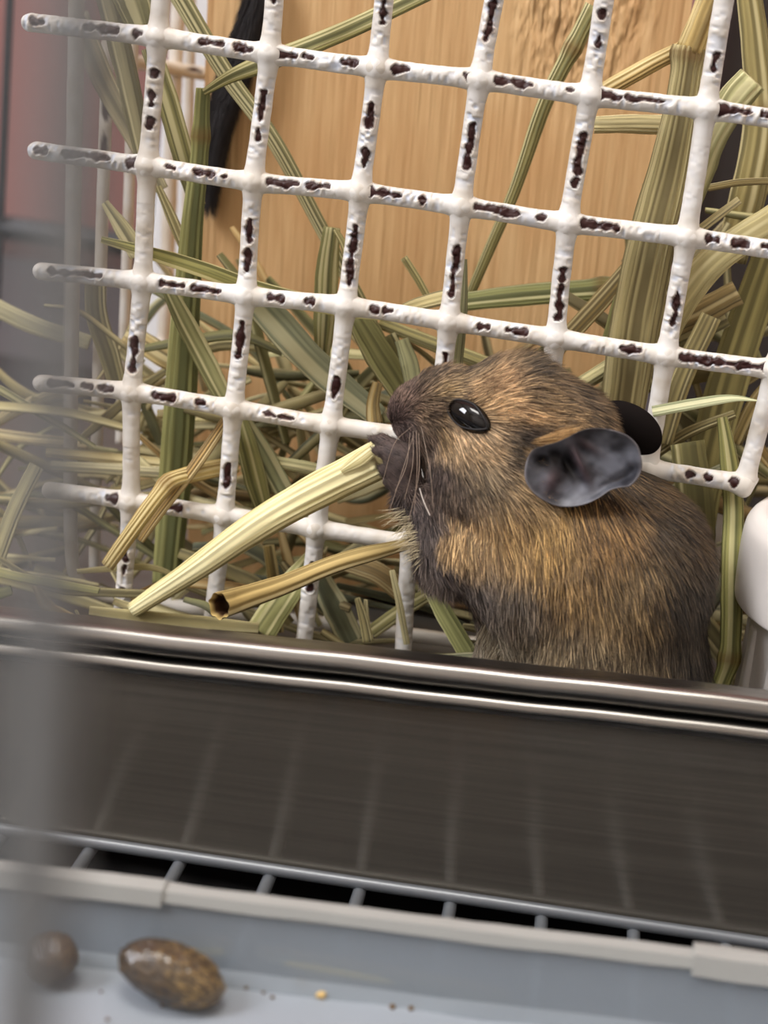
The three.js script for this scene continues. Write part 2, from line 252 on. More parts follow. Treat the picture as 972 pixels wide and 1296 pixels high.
// ---------------------------------------------------------------- the white wire rack with gnawed coating
const VIEW = FW.clone().negate();
{
  const t = thing('hay_rack', 'white coated wire hay rack, its bars chipped to dark rust in many places', 'hay rack');
  const coat = phys({ vertexColors: true, roughness: 0.46, specularIntensity: 0.75 });
  const white = lin(238, 235, 228), blue = lin(214, 226, 244), rust = lin(50, 19, 15), rim = lin(196, 150, 110), grime = lin(196, 182, 158);
  const HALF = 1.12;
  let seed = 0;
  // pts: [px, py] joints (z mm optional); chips: pixel ranges along the wire's main picture direction (axis 0 across, 1 down)
  function wire(pts, axis, chips = [], opt = {}) {
    const P = pts.map(([x, y, z]) => at(x, y, z ?? opt.z ?? 0)), k = ++seed;
    const len = P.reduce((s, p, i) => s + (i ? p.distanceTo(P[i - 1]) : 0), 0) / MM, rows = Math.ceil(len / (opt.fine ?? 0.13)) + 1, around = opt.around ?? 44, r = opt.r ?? HALF;
    const ref = VIEW.clone(), f = frames(P, rows, ref, false, 0.5, 'catmullrom'), joints = (opt.joints ?? []).map(([x, y]) => at(x, y, opt.z ?? 0));
    const info = f.map((q, i) => {
      const [x, y] = proj(q.p.clone().addScaledVector(q.n, r * MM)), a = axis ? y : x; let c = -9, jd = 99;
      for (const [a0, a1] of chips) c = Math.max(c, Math.min(a - a0, a1 - a) / 10.5);        // mm inside (+) the chip along the wire
      for (const j of joints) jd = Math.min(jd, q.p.distanceTo(j) / MM);
      const chewed = opt.clean ? 0 : step(1.5, 3.2, jd) * (0.55 + 0.45 * step(-0.3, 0.3, noise3(a * 0.02, k * 3.7, 1))) * (c > -9 ? step(-8, -1.0, c) : 0.25);
      return { a, c, jd, chewed };
    });
    const at_ = (i, j) => {
      const q = f[i], th = j / around * 6.2832, front = Math.cos(th), side = Math.sin(th), I = info[i];
      const s = I.a / 10.5;
      const half = 0.56 * (1 + 0.5 * noise3(s * 1.3, k, 2)) * Math.sqrt(clamp(I.c * 2.4 + 0.35)), y = side * r + 0.18 * noise3(s * 0.9, k * 2.1, 5);
      const e = front > 0 ? Math.min(half - Math.abs(y + 0.14 * noise3(s * 1.9, y * 1.5, k)), I.c + 0.1) : -1;      // mm inside the chip
      const chip = step(-0.05, 0.05, e);
      const facetN = noise3(s * 1.15, k * 5.3, 7), facet = noise3(s * 2.3 + 0.6 * facetN, side * 1.6, k * 1.9);
      const lip = step(-0.32, -0.05, e) * (1 - chip);
      let R = r * (1 + 0.05 * fbm(s * 0.7, front, side + k, 2));
      R += 0.55 * Math.exp(-((I.jd / 1.05) ** 2)) + 0.12 * Math.exp(-((I.jd / 2.2) ** 2));
      const ch = I.chewed * step(-0.1, 0.6, front);
      R -= ch * (0.08 + 0.30 * clamp(facet + 0.3)); R += lip * 0.05 * ch; R -= chip * 0.22;
      if (opt.ends) { const d0 = q.t * len, d1 = (1 - q.t) * len, d = Math.min(opt.ends[0] ? d0 : 99, opt.ends[1] ? d1 : 99); if (d < r) R *= Math.sqrt(Math.max(0.02, 1 - ((r - d) / r) ** 2)); }
      return { R, chip, lip, ch, facet, front, s };
    };
    const memo = []; for (let i = 0; i < rows; i++) for (let j = 0; j < around; j++) memo.push(at_(i, j));
    const g = skin(rows, around, (i, j) => { const m = memo[i * around + j], th = j / around * 6.2832; return f[i].p.clone().addScaledVector(f[i].n, m.R * MM * Math.cos(th)).addScaledVector(f[i].s, m.R * MM * Math.sin(th)); },
      (i, j) => {
        const m = memo[i * around + j]; let c = mix3(white, grime, clamp(0.25 + 0.9 * fbm(m.s * 0.5, m.front, k * 3, 3) + (opt.grime ?? 0)) * 0.7);
        c = mix3(c, blue, 0.75 * m.ch * clamp(m.facet * 1.6)); c = mix3(c, white, 0.5 * m.ch * clamp(-m.facet * 2));
        c = mix3(c, rim, 0.4 * m.lip * m.ch * clamp(noise3(m.s * 2, 3, k) + 0.5)); return mix3(c, rust, m.chip);
      });
    return mesh('wire', g, coat, t);
  }
  const J = [
    [[200, 47], [341, 68], [477, 86], [607, 101], [746, 121], [894, 138], [1042, 160]],
    [[187, 210], [321, 230], [456, 243], [584, 261], [719, 282], [869, 300], [1012, 321]],
    [[180, 356], [311, 374], [438, 387], [568, 407], [703, 428], [843, 450], [980, 468]],
    [[167, 496], [296, 517], [419, 538], [550, 556], [690, 574], [820, 593], [942, 612]],
    [[165, 634], [284, 652], [401, 669], [520, 688], [650, 707], [770, 724]]];
  const leftEnd = [[27, 27], [35, 189], [42, 342], [42, 484], [54, 619]], rightEnd = [[1075, 165], [1046, 326], [1014, 472], [950, 614], [893, 744]];
  const rowChips = [
    [[36, 54], [105, 150], [168, 180], [251, 283], [295, 320], [349, 376], [382, 397], [431, 453], [495, 518], [587, 595], [626, 674], [717, 726], [759, 787], [791, 841], [908, 953], [963, 985]],
    [[42, 60], [78, 138], [159, 179], [209, 221], [244, 271], [280, 287], [337, 378], [386, 417], [467, 508], [530, 539], [600, 658], [679, 691], [735, 784], [893, 911], [926, 949], [964, 990]],
    [[60, 128], [201, 233], [241, 279], [338, 360], [385, 398], [468, 480], [484, 497], [604, 620], [640, 668], [785, 812], [860, 905], [903, 985]],
    [[60, 92], [102, 117], [123, 143], [192, 222], [247, 259], [333, 349], [352, 372], [868, 880], [891, 902], [923, 934]],
    [[133, 149], [202, 230]]];
  const colChips = [
    [[87, 99], [114, 135], [148, 164], [426, 459], [455, 472], [695, 712], [716, 728], [745, 757]],
    [[-4, 4], [114, 153], [163, 179], [278, 308], [315, 344], [407, 455], [587, 619]],
    [[0, 31], [130, 163], [187, 212], [285, 362], [477, 505], [712, 719], [738, 750]],
    [[0, 53], [155, 215], [311, 377], [447, 466]],
    [[11, 25], [46, 60], [168, 222], [225, 238], [339, 358], [360, 406]],
    [[67, 91], [371, 413]], []];
  J.forEach((row, j) => wire([leftEnd[j], ...row, rightEnd[j]], 0, rowChips[j], { joints: row, ends: [1, 1], grime: j > 2 ? 0.35 : 0 }));
  const tops = [[208, -60], [352, -60], [492, -60], [637, -60], [774, -60], [926, -60], [1073, -60]], ends = [[151, 812], [263, 826], [382, 836], [509, 846], null, null, null];
  for (let i = 0; i < 7; i++) {
    const js = J.map((r) => r[i]).filter((q, n) => q && !(n === 4 && i > 3));
    wire([tops[i], ...js, ...(ends[i] ? [ends[i]] : [])], 1, colChips[i], { joints: js, grime: i === 0 ? 0.3 : 0, ends: [0, i > 3] });
  }
  // frame wires of the rack's side and back
  const plain = { clean: true, fine: 0.7, around: 16, grime: 0.5 };
  wire([[98, -60, -14], [92, 300, -14], [88, 560, -14], [89, 690, -14], [97, 733, -14], [122, 750, -14], [200, 764, -14], [374, 784, -14], [540, 806, -14], [640, 820, -14]], 1, [], { ...plain, r: 1.0 });
  wire([[139, -60, -33], [133, 140, -33], [127, 320, -33], [120, 640, -33], [119, 720, -33]], 1, [[118, 150], [170, 200]], { ...plain, r: 0.95 });
  wire([[229, -60, -66], [219, 140, -66], [210, 380, -66], [207, 430, -66], [196, 446, -64]], 1, [], { ...plain, r: 1.25 });
  wire([[243, -60, -72], [238, 200, -72], [226, 500, -72]], 1, [], { ...plain, r: 0.8, grime: 0.9 });
  wire([[170, -60, -50], [164, 200, -50], [152, 560, -50]], 1, [], { ...plain, r: 0.9 });
  wire([[132, 72, -40], [190, 82, -60], [285, 98, -70]], 0, [[240, 256]], { ...plain, r: 1.1, grime: 0.9 });
  wire([[905, 640, -24], [893, 740, -24], [887, 790, -24]], 1, [], { ...plain, r: 1.6 });
}

// ---------------------------------------------------------------- the cage bar close to the lens
{
  const c = camera.position.clone().addScaledVector(rayOf(66, 648), 0.031 / FOCAL), r = 0.74 * MM, f = frames([new THREE.Vector3(c.x, 0.004, c.z), new THREE.Vector3(c.x, 0.17, c.z)], 60, VIEW);
  tag(mesh('cage_bar', skin(60, 24, (i, j) => f[i].p.clone().addScaledVector(f[i].s, r * Math.cos(j / 24 * 6.2832)).addScaledVector(f[i].n, r * Math.sin(j / 24 * 6.2832))), std({ color: col(132, 134, 133), roughness: 0.6, metalness: 0.2 })), 'grey upright cage bar close to the lens, blurred, at the left edge', 'cage bar');
}

// ---------------------------------------------------------------- hay
const hayMat = std({ vertexColors: true, roughness: 0.72 });
// pts: [px, py, z]; w: widths in pixels along the stalk; c: colour 0..255; flat: thickness over width; roll: turn about its own axis
function stalkGeometry({ pts, w, c, c2, flat = 0.45, roll = 0, ridges = 13, rows, around = 60, nodes = [], hollow = false, seed = 1, tension = 0.5, streak = 1, world = false, cup = 0 }) {
  const P = world ? pts : pts.map(([x, y, z]) => at(x, y, z)), len = P.reduce((s, p, i) => s + (i ? p.distanceTo(P[i - 1]) : 0), 0);
  rows = rows ?? clamp(Math.ceil(len / 0.0007), 14, 80);
  const grey = (v) => { const m = 0.35 * v[0] + 0.5 * v[1] + 0.15 * v[2]; return v.map((q) => lerp(m, q, 0.84)); }; c = grey(c).map((v) => v * 1.15); if (c2) c2 = grey(c2).map((v) => v * 1.08);
  const f = frames(P, rows, VIEW, false, tension, 'centripetal'), A = lin(...c), B = lin(...(c2 ?? c.map((v) => v * 0.66))), pale = lin(236, 226, 178);
  const W = (t) => { const k = t * (w.length - 1), i = Math.min(w.length - 2, Math.floor(k)); return lerp(w[i], w[i + 1], k - i); };
  const ring = (i, j) => {
    const q = f[i], th = j / around * 6.2832, ro = roll + 0.25 * fbm(q.t * 2, seed, 3, 2), z = q.p.z / MM, h = (world ? W(q.t) * MM : W(q.t) * pxSize(z)) / 2;
    let rad = 1 + 0.11 * Math.sin(th * ridges + seed) * (0.6 + 0.4 * noise3(q.t * 4, seed, j * 0.2)) + 0.08 * fbm(q.t * 9, seed, th, 2);
    for (const n of nodes) rad *= 1 + 0.22 * Math.exp(-(((q.t - n) * len / 0.0011) ** 2));
    const x = Math.sign(Math.cos(th)) * Math.pow(Math.abs(Math.cos(th)), 0.8) * h * rad, y = Math.sin(th) * h * flat * rad + cup * h * (Math.cos(th) ** 2 - 0.4);
    const cr = Math.cos(ro), sr = Math.sin(ro);
    return q.p.clone().addScaledVector(q.s, x * cr - y * sr).addScaledVector(q.n, x * sr + y * cr);
  };
  const shade = (i, j) => {
    const t = f[i].t, st = hash(Math.round((j / around) * ridges * 2.2) % Math.round(ridges * 2.2), seed), fine = noise3(t * len * 260, j * 1.7, seed);
    let k = clamp(0.5 + streak * (st - 0.5) * 1.25 + 0.35 * fine + 0.55 * fbm(t * len * 55, seed * 1.3, j * 0.15, 3)); let q = mix3(B, A, k);
    if (st > 0.78) q = mix3(q, pale, 0.42 * streak); else if (st < 0.16) q = mix3(q, B, 0.6 * streak).map((v) => v * 0.8);
    for (const n of nodes) q = mix3(q, lin(120, 84, 36), 0.6 * Math.exp(-(((t - n) * len / 0.0009) ** 2)));
    return q;
  };
  if (!hollow) return skin(rows, around, ring, shade);
  // a hollow stalk: outer skin, then a wall turned inwards at its first end
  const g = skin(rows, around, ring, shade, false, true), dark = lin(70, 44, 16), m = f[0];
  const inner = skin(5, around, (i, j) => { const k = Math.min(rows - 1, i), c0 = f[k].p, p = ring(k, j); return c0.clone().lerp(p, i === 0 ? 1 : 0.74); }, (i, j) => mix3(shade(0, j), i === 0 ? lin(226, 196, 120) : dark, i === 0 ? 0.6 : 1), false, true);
  const ix = inner.index.array; for (let k = 0; k < ix.length; k += 3) { const s = ix[k]; ix[k] = ix[k + 1]; ix[k + 1] = s; } inner.computeVertexNormals();
  return mergeGeometries([g, inner]);
}
const G1 = [128, 124, 66], G2 = [146, 142, 82], G3 = [110, 108, 60], Y1 = [172, 158, 100], Y2 = [200, 188, 132], Y3 = [222, 210, 146], B1 = [168, 134, 74], B2 = [146, 128, 74], S1 = [118, 122, 88];
let haySeed = 10;
function stalk(label, o, group) { const s = ++haySeed; return tag(mesh('hay_stalk', stalkGeometry({ seed: s * 1.37, ...o }), hayMat), label, 'hay stalk', group); }
// in front of the rack
stalk('thick pale yellow stalk held in the paws, running down to the steel rim', { pts: [[168, 772, 7], [250, 718, 8.5], [350, 650, 10.5], [478, 582, 13.5]], w: [20, 30, 38, 43, 47], c: [240, 230, 170], c2: [188, 170, 102], flat: 0.7, ridges: 17, around: 64 })
  .add(Object.assign(new THREE.Mesh(stalkGeometry({ pts: [[432, 596, 14.2], [458, 579, 15], [480, 561, 15]], w: [8, 20, 15], c: [244, 234, 176], c2: [206, 190, 122], flat: 0.25, seed: 5 }), hayMat), { name: 'torn_flap' }));
stalk('hollow tan stalk with an open cut end lying above the steel rim', { pts: [[277, 767, 27], [300, 760, 23.6], [360, 740, 18.5], [430, 712, 16], [518, 688, 13]], w: [34, 29, 25, 23, 21, 13], c: [188, 160, 92], c2: [142, 118, 60], flat: 0.9, hollow: true, ridges: 7 });
stalk('bent gold stalk folded at a sharp knee beside the first upright bar', { pts: [[300, 588, -3.4], [255, 597, -1], [216, 609, 3], [204, 622, 4], [170, 668, 5.5], [136, 716, 6]], w: [20, 22, 19, 20, 19, 18], c: [190, 164, 92], c2: [150, 122, 60], flat: 0.7, nodes: [0.44] });
stalk('straight gold stem running just behind the bent gold stalk', { pts: [[286, 532, -3], [248, 588, 0.5], [200, 652, 2.6], [178, 684, 3]], w: [13, 15, 13, 10], c: [176, 140, 74], flat: 0.7 });
stalk('olive leaf blade under the animal\'s elbow, slanting into the steel rim', { pts: [[532, 715, 3], [556, 765, 4], [594, 830, 5]], w: [15, 22, 24], c: [176, 176, 104], c2: [132, 134, 72], flat: 0.25 });
stalk('thin pale straw beside the fourth upright bar above the steel rim', { pts: [[496, 722, 2], [505, 762, 2.4], [515, 815, 2]], w: [7, 9, 8], c: Y2 });
stalk('short split straw with two prongs sticking up from the rim', { pts: [[466, 812, 3], [459, 780, 3], [452, 757, 3]], w: [14, 12, 7], c: Y1 });
stalk('second prong of the short split straw above the rim', { pts: [[467, 812, 2.6], [464, 785, 2.6], [463, 759, 2.6]], w: [10, 8, 5], c: Y2 });
stalk('pale needle-tipped blade crossing in front of the right corner upright', { pts: [[826, 521, 1.5], [880, 511, 2.5], [930, 504, 3.2], [958, 507, 3.4]], w: [13, 13, 11, 2], c: [196, 200, 152], c2: [150, 154, 106], flat: 0.3 });
stalk('long olive stalk standing left of the cup, kinked near its foot', { pts: [[914, 528, -4], [921, 570, -3.2], [928, 640, -1.6], [926, 720, 2.5], [925, 800, 4.8], [922, 838, 5.4], [908, 876, 6]], w: [12, 22, 24, 26, 27, 25, 22], c: [160, 156, 84], c2: [112, 112, 54], flat: 0.45, nodes: [0.87] });
// in the rack, left part
stalk('thick upright green stalk with a swollen joint, just left of the black tail', { pts: [[257, 112, -5], [252, 200, -6], [243, 290, -7], [232, 440, -8], [222, 600, -9], [210, 740, -9]], w: [16, 24, 32, 38, 40, 36], c: [150, 148, 84], c2: [104, 108, 56], flat: 0.4, nodes: [0.085] });
stalk('folded green blade bending off the upright green stalk towards the top', { pts: [[258, 117, -4], [290, 98, -4], [340, 78, -5], [430, 42, -6], [545, -12, -7]], w: [8, 22, 22, 22, 20], c: [136, 130, 68], c2: [94, 92, 44], flat: 0.3 });
stalk('long green-brown stem slanting from top left down to the snout', { pts: [[222, -14, -12], [285, 92, -12], [345, 175, -12], [402, 280, -12], [440, 352, -12], [505, 478, -12]], w: [22, 20, 18, 16, 16, 14], c: [140, 134, 84], c2: [100, 96, 56], flat: 0.45 });
stalk('broad dull blade from the top left corner down to the second bar', { pts: [[95, 20, -18], [135, 110, -16], [168, 170, -15], [205, 240, -14]], w: [30, 28, 24, 16], c: [152, 140, 102], c2: [116, 108, 76], flat: 0.2 });
stalk('steep dull blade crossing the broad blade at top left', { pts: [[134, -12, -10], [152, 60, -10], [172, 150, -10], [186, 215, -10]], w: [28, 27, 25, 20], c: [148, 140, 98], c2: [108, 102, 66], flat: 0.2 });
stalk('short wide olive blade at the top beside the first upright bar', { pts: [[163, -14, -6], [172, 10, -6], [184, 44, -6]], w: [44, 40, 28], c: [128, 124, 76], c2: [92, 90, 52], flat: 0.15 });
stalk('olive blade leaning from the first upright bar to the second cross bar', { pts: [[190, 60, -8], [210, 120, -8], [230, 190, -8], [250, 260, -9]], w: [22, 26, 26, 20], c: [136, 130, 74], c2: [98, 94, 50], flat: 0.2 });
stalk('long glossy green blade with a pale fold crossing below the second bar', { pts: [[128, 303, 1.5], [190, 320, -1], [260, 342, -2.5], [320, 364, -3.6], [420, 388, -5], [570, 402, -6]], w: [8, 18, 20, 20, 18, 14], c: [172, 166, 88], c2: [104, 102, 44], flat: 0.4, ridges: 5 });
stalk('frayed pale tip of a blade left of the first upright bar', { pts: [[132, 256, -9], [150, 282, -9], [176, 322, -9]], w: [9, 20, 24], c: [182, 172, 118], flat: 0.2 });
stalk('narrow blade leaning right behind the third cell of the first column', { pts: [[200, 236, -11], [216, 272, -11], [236, 320, -11]], w: [8, 13, 12], c: [160, 146, 88], flat: 0.3 });
stalk('pale green blade slanting right below the third cross bar', { pts: [[206, 352, -4], [230, 400, -4], [256, 450, -4.5], [292, 520, -5]], w: [14, 24, 25, 20], c: [168, 166, 108], c2: [126, 126, 74], flat: 0.2 });
stalk('broad grey-green blade slanting to the snout from the third cross bar', { pts: [[300, 352, -6], [350, 408, -6], [400, 462, -6], [480, 528, -7]], w: [30, 38, 36, 26], c: [134, 138, 104], c2: [104, 108, 78], flat: 0.15 });
stalk('upright dark olive stalk broken off ragged at its top', { pts: [[420, 288, -9], [414, 340, -9], [411, 400, -9], [406, 470, -9]], w: [20, 28, 26, 14], c: [132, 126, 66], c2: [92, 90, 44], flat: 0.4 });
stalk('thin torn strip curling beside the ragged dark olive stalk', { pts: [[424, 290, -8], [436, 312, -8], [440, 340, -8]], w: [6, 9, 4], c: [170, 160, 96], flat: 0.3 });
stalk('long thin stem with a joint crossing the wood from the fifth upright bar', { pts: [[752, 8, -20], [728, 55, -20], [690, 130, -20], [650, 245, -20], [622, 310, -20], [592, 380, -20]], w: [20, 18, 17, 14, 13, 11], c: [152, 142, 80], c2: [106, 104, 56], flat: 0.75, nodes: [0.14] });
stalk('level green blade lying across the wood above the head', { pts: [[570, 384, -16], [660, 374, -16], [760, 366, -16], [838, 358, -16]], w: [20, 25, 25, 23], c: [132, 134, 74], c2: [96, 100, 50], flat: 0.25, nodes: [0.72] });
stalk('slim pale sliver standing against the fourth upright bar', { pts: [[588, 328, -2.6], [585, 380, -3], [576, 470, -4]], w: [6, 15, 17], c: [160, 160, 112], flat: 0.3 });
stalk('tiny stem stub pointing up over the wood above the snout', { pts: [[511, 326, -14], [528, 352, -14], [548, 388, -14]], w: [9, 9, 8], c: [160, 150, 88], flat: 0.8 });
stalk('pale straw with a frayed tip lying over the third cross bar', { pts: [[493, 396, -5], [520, 388, -5], [555, 378, -5.5], [590, 370, -6]], w: [5, 16, 18, 16], c: [212, 198, 134], flat: 0.4 });
stalk('olive blade leaning left of the snout under the third cross bar', { pts: [[452, 402, -9], [478, 446, -9], [512, 500, -10]], w: [28, 36, 30], c: [144, 142, 84], c2: [110, 108, 58], flat: 0.2 });
stalk('dark folded blade just right of the olive blade by the snout', { pts: [[490, 425, -12], [506, 460, -12], [520, 495, -12]], w: [22, 26, 20], c: [112, 104, 52], flat: 0.2 });
stalk('pale green blade end right above the snout', { pts: [[508, 430, -8], [518, 460, -8], [524, 490, -8]], w: [16, 22, 20], c: [176, 178, 126], flat: 0.25 });
stalk('straw lying level behind the fourth upright bar', { pts: [[480, 408, -13], [540, 432, -13], [640, 470, -14]], w: [14, 18, 18], c: [170, 160, 96], flat: 0.4 });
stalk('crumpled brown stub standing on the fourth cross bar by the snout', { pts: [[474, 536, -2.2], [472, 512, -2.4], [478, 484, -3]], w: [20, 15, 12], c: [178, 150, 86], flat: 0.5 });
stalk('green blade in the second column slanting behind the fourth cross bar', { pts: [[300, 520, -5], [314, 570, -5], [324, 610, -5.4], [336, 652, -6]], w: [18, 27, 28, 20], c: [140, 136, 74], c2: [104, 104, 52], flat: 0.2 });
stalk('grey-green blade crossing beside the green blade of the second column', { pts: [[308, 528, -7], [340, 585, -7], [362, 625, -7], [392, 668, -8]], w: [14, 25, 24, 18], c: [136, 140, 96], c2: [104, 108, 70], flat: 0.2 });
stalk('pale level straw left of the pale stalk held in the paws', { pts: [[334, 582, -8], [380, 590, -8], [440, 602, -8.5]], w: [13, 15, 14], c: [202, 196, 134], flat: 0.4 });
stalk('upper of two pale level straws at lower left', { pts: [[60, 572, -12], [140, 580, -12], [225, 588, -12]], w: [13, 15, 14], c: [196, 176, 112], flat: 0.5 });
stalk('lower of two pale level straws at lower left', { pts: [[66, 590, -10], [140, 594, -10], [232, 600, -10]], w: [13, 15, 14], c: [214, 202, 150], flat: 0.5 });
stalk('curved dull blade left of the first upright bar', { pts: [[120, 350, -20], [122, 400, -20], [138, 450, -20], [152, 500, -20]], w: [26, 27, 26, 22], c: [150, 140, 90], flat: 0.2 });
stalk('flat tan blade slanting behind the first upright bar', { pts: [[160, 420, -16], [200, 446, -16], [250, 475, -17]], w: [26, 28, 22], c: [186, 162, 100], flat: 0.2 });
stalk('dim straw at the far left beyond the rack, upper one', { pts: [[-30, 376, -30], [40, 410, -30], [112, 434, -30]], w: [22, 22, 18], c: [168, 160, 116], flat: 0.4 });
stalk('dim straw arched at the far left beyond the rack', { pts: [[-24, 548, -26], [20, 520, -26], [70, 500, -26], [140, 492, -26]], w: [13, 15, 14, 12], c: [176, 160, 112], flat: 0.5 });
stalk('dim leaning straw at the far left just over the steel rim', { pts: [[48, 590, -10], [22, 640, -8], [-16, 740, -6]], w: [20, 22, 22], c: [170, 160, 110], flat: 0.4 });
stalk('dim level straw at the far left above the lowest cross bar', { pts: [[-30, 546, -22], [40, 556, -22], [110, 562, -22]], w: [14, 15, 14], c: [190, 170, 116], flat: 0.5 });
stalk('broad olive leaf lying under the hollow tan stalk', { pts: [[398, 700, -4], [368, 742, 0], [330, 800, 3]], w: [18, 34, 38], c: [172, 170, 104], c2: [126, 126, 68], flat: 0.15 });
stalk('dark green blade between the third and fourth uprights above the rim', { pts: [[404, 730, -5], [425, 770, -4], [446, 812, -3]], w: [26, 34, 32], c: [122, 126, 92], c2: [90, 94, 64], flat: 0.15 });
stalk('olive straw crossing low behind the fourth upright bar', { pts: [[470, 800, -4], [510, 772, -5], [560, 742, -6]], w: [18, 19, 16], c: [158, 150, 84], flat: 0.4 });
stalk('tan blade slanting behind the hollow stalk and the lowest bar', { pts: [[440, 712, -7], [480, 726, -7], [528, 768, -8]], w: [24, 28, 22], c: [168, 140, 84], flat: 0.2 });
stalk('upright gold straw behind the second column at the bottom', { pts: [[340, 690, -6], [346, 730, -6], [352, 800, -6]], w: [14, 16, 15], c: [180, 154, 82], flat: 0.4 });
// in the rack, right part
stalk('thick ribbed bundle of pale stalk standing right of the wood', { pts: [[875, 58, -6], [864, 130, -6], [846, 220, -6], [824, 310, -6], [806, 400, -6.5], [788, 520, -7]], w: [34, 40, 50, 54, 56, 50], c: [190, 178, 120], c2: [126, 112, 66], flat: 0.5, ridges: 22, nodes: [0.02], around: 96 });
stalk('gold top of the thick ribbed stalk above its joint', { pts: [[908, -26, -5], [892, 20, -5.4], [874, 64, -6]], w: [30, 30, 32], c: [206, 176, 102], c2: [150, 122, 62], flat: 0.6 });
stalk('slim gold side branch leaning left from the joint of the ribbed stalk', { pts: [[872, 58, -6.5], [830, 78, -7], [780, 106, -8], [735, 134, -9]], w: [17, 18, 19, 18], c: [196, 166, 96], c2: [156, 126, 66], flat: 0.8 });
stalk('blunt level straw end pointing left in front of the wood', { pts: [[752, 158, -14], [800, 157, -14], [890, 160, -14]], w: [18, 22, 21], c: [186, 170, 112], flat: 0.6 });
stalk('square-cut stub of a broad stem at the upper right', { pts: [[952, 100, -6], [928, 128, -6.5], [890, 190, -8], [868, 262, -10]], w: [36, 36, 42, 30], c: [186, 182, 122], c2: [142, 136, 82], flat: 0.4 });
stalk('tall dull stem at the right edge behind the square-cut stub', { pts: [[946, -20, -22], [956, 60, -22], [962, 150, -22], [948, 240, -22], [924, 330, -22]], w: [26, 32, 36, 40, 36], c: [162, 146, 84], c2: [128, 116, 66], flat: 0.5, nodes: [0.44] });
stalk('thin level stem at the right edge', { pts: [[896, 238, -12], [935, 231, -12], [990, 229, -12]], w: [8, 8, 8], c: [160, 142, 84], flat: 0.8 });
stalk('thin pale stem end pointing up at the right of the sixth upright', { pts: [[872, 302, -9], [905, 276, -9], [936, 253, -9]], w: [10, 10, 9], c: [188, 172, 116], flat: 0.7 });
stalk('broad pale blade rising to the right edge over the third cross bar', { pts: [[838, 430, -9], [868, 372, -9], [905, 328, -9], [990, 272, -9]], w: [30, 36, 34, 36], c: [194, 180, 120], c2: [156, 142, 88], flat: 0.2 });
stalk('brown blunt straw end right of the sixth upright', { pts: [[846, 415, -12], [885, 396, -12], [934, 370, -12]], w: [24, 30, 28], c: [160, 138, 82], flat: 0.5 });
stalk('greenish straw end below the brown blunt straw', { pts: [[850, 434, -13], [880, 420, -13], [918, 400, -13]], w: [18, 24, 24], c: [154, 144, 88], flat: 0.5 });
stalk('wide olive leaf hanging behind the right corner of the rack', { pts: [[984, 290, -14], [958, 370, -14], [925, 470, -14], [894, 590, -13], [876, 720, -13]], w: [34, 44, 48, 48, 36], c: [158, 148, 84], c2: [118, 110, 58], flat: 0.15 });
stalk('leaning gold-brown blade over the wood above the right ear', { pts: [[812, 318, -12], [772, 368, -12], [706, 440, -12]], w: [16, 22, 20], c: [158, 134, 72], flat: 0.25 });
stalk('narrow green blade beside the ribbed bundle', { pts: [[808, 332, -9], [792, 370, -9], [770, 440, -9]], w: [10, 22, 20], c: [140, 138, 74], flat: 0.25 });
stalk('pale round straw ending behind the right side of the head', { pts: [[690, 514, -10], [740, 484, -10], [802, 444, -10]], w: [16, 19, 18], c: [198, 188, 124], flat: 0.8 });
stalk('straw leaning behind the right ear', { pts: [[838, 560, -8], [862, 480, -8], [900, 400, -9]], w: [24, 26, 24], c: [166, 150, 90], flat: 0.3 });
stalk('dark slender stem crossing behind the right corner', { pts: [[820, 580, -10], [870, 548, -10], [930, 524, -10]], w: [13, 13, 10], c: [130, 116, 64], flat: 0.6 });
stalk('gold straw curving at the right edge under the third bar', { pts: [[948, 540, -18], [960, 570, -18], [990, 606, -18]], w: [18, 18, 16], c: [166, 136, 72], flat: 0.6 });
stalk('straw rising at the right edge above the cup', { pts: [[930, 560, -16], [955, 510, -16], [990, 470, -16]], w: [16, 17, 16], c: [172, 150, 86], flat: 0.5 });
stalk('wide dim blade between the animal\'s back and the cup', { pts: [[870, 560, -6], [880, 640, -5], [884, 740, -5]], w: [40, 46, 40], c: [138, 128, 70], c2: [104, 98, 52], flat: 0.15 });

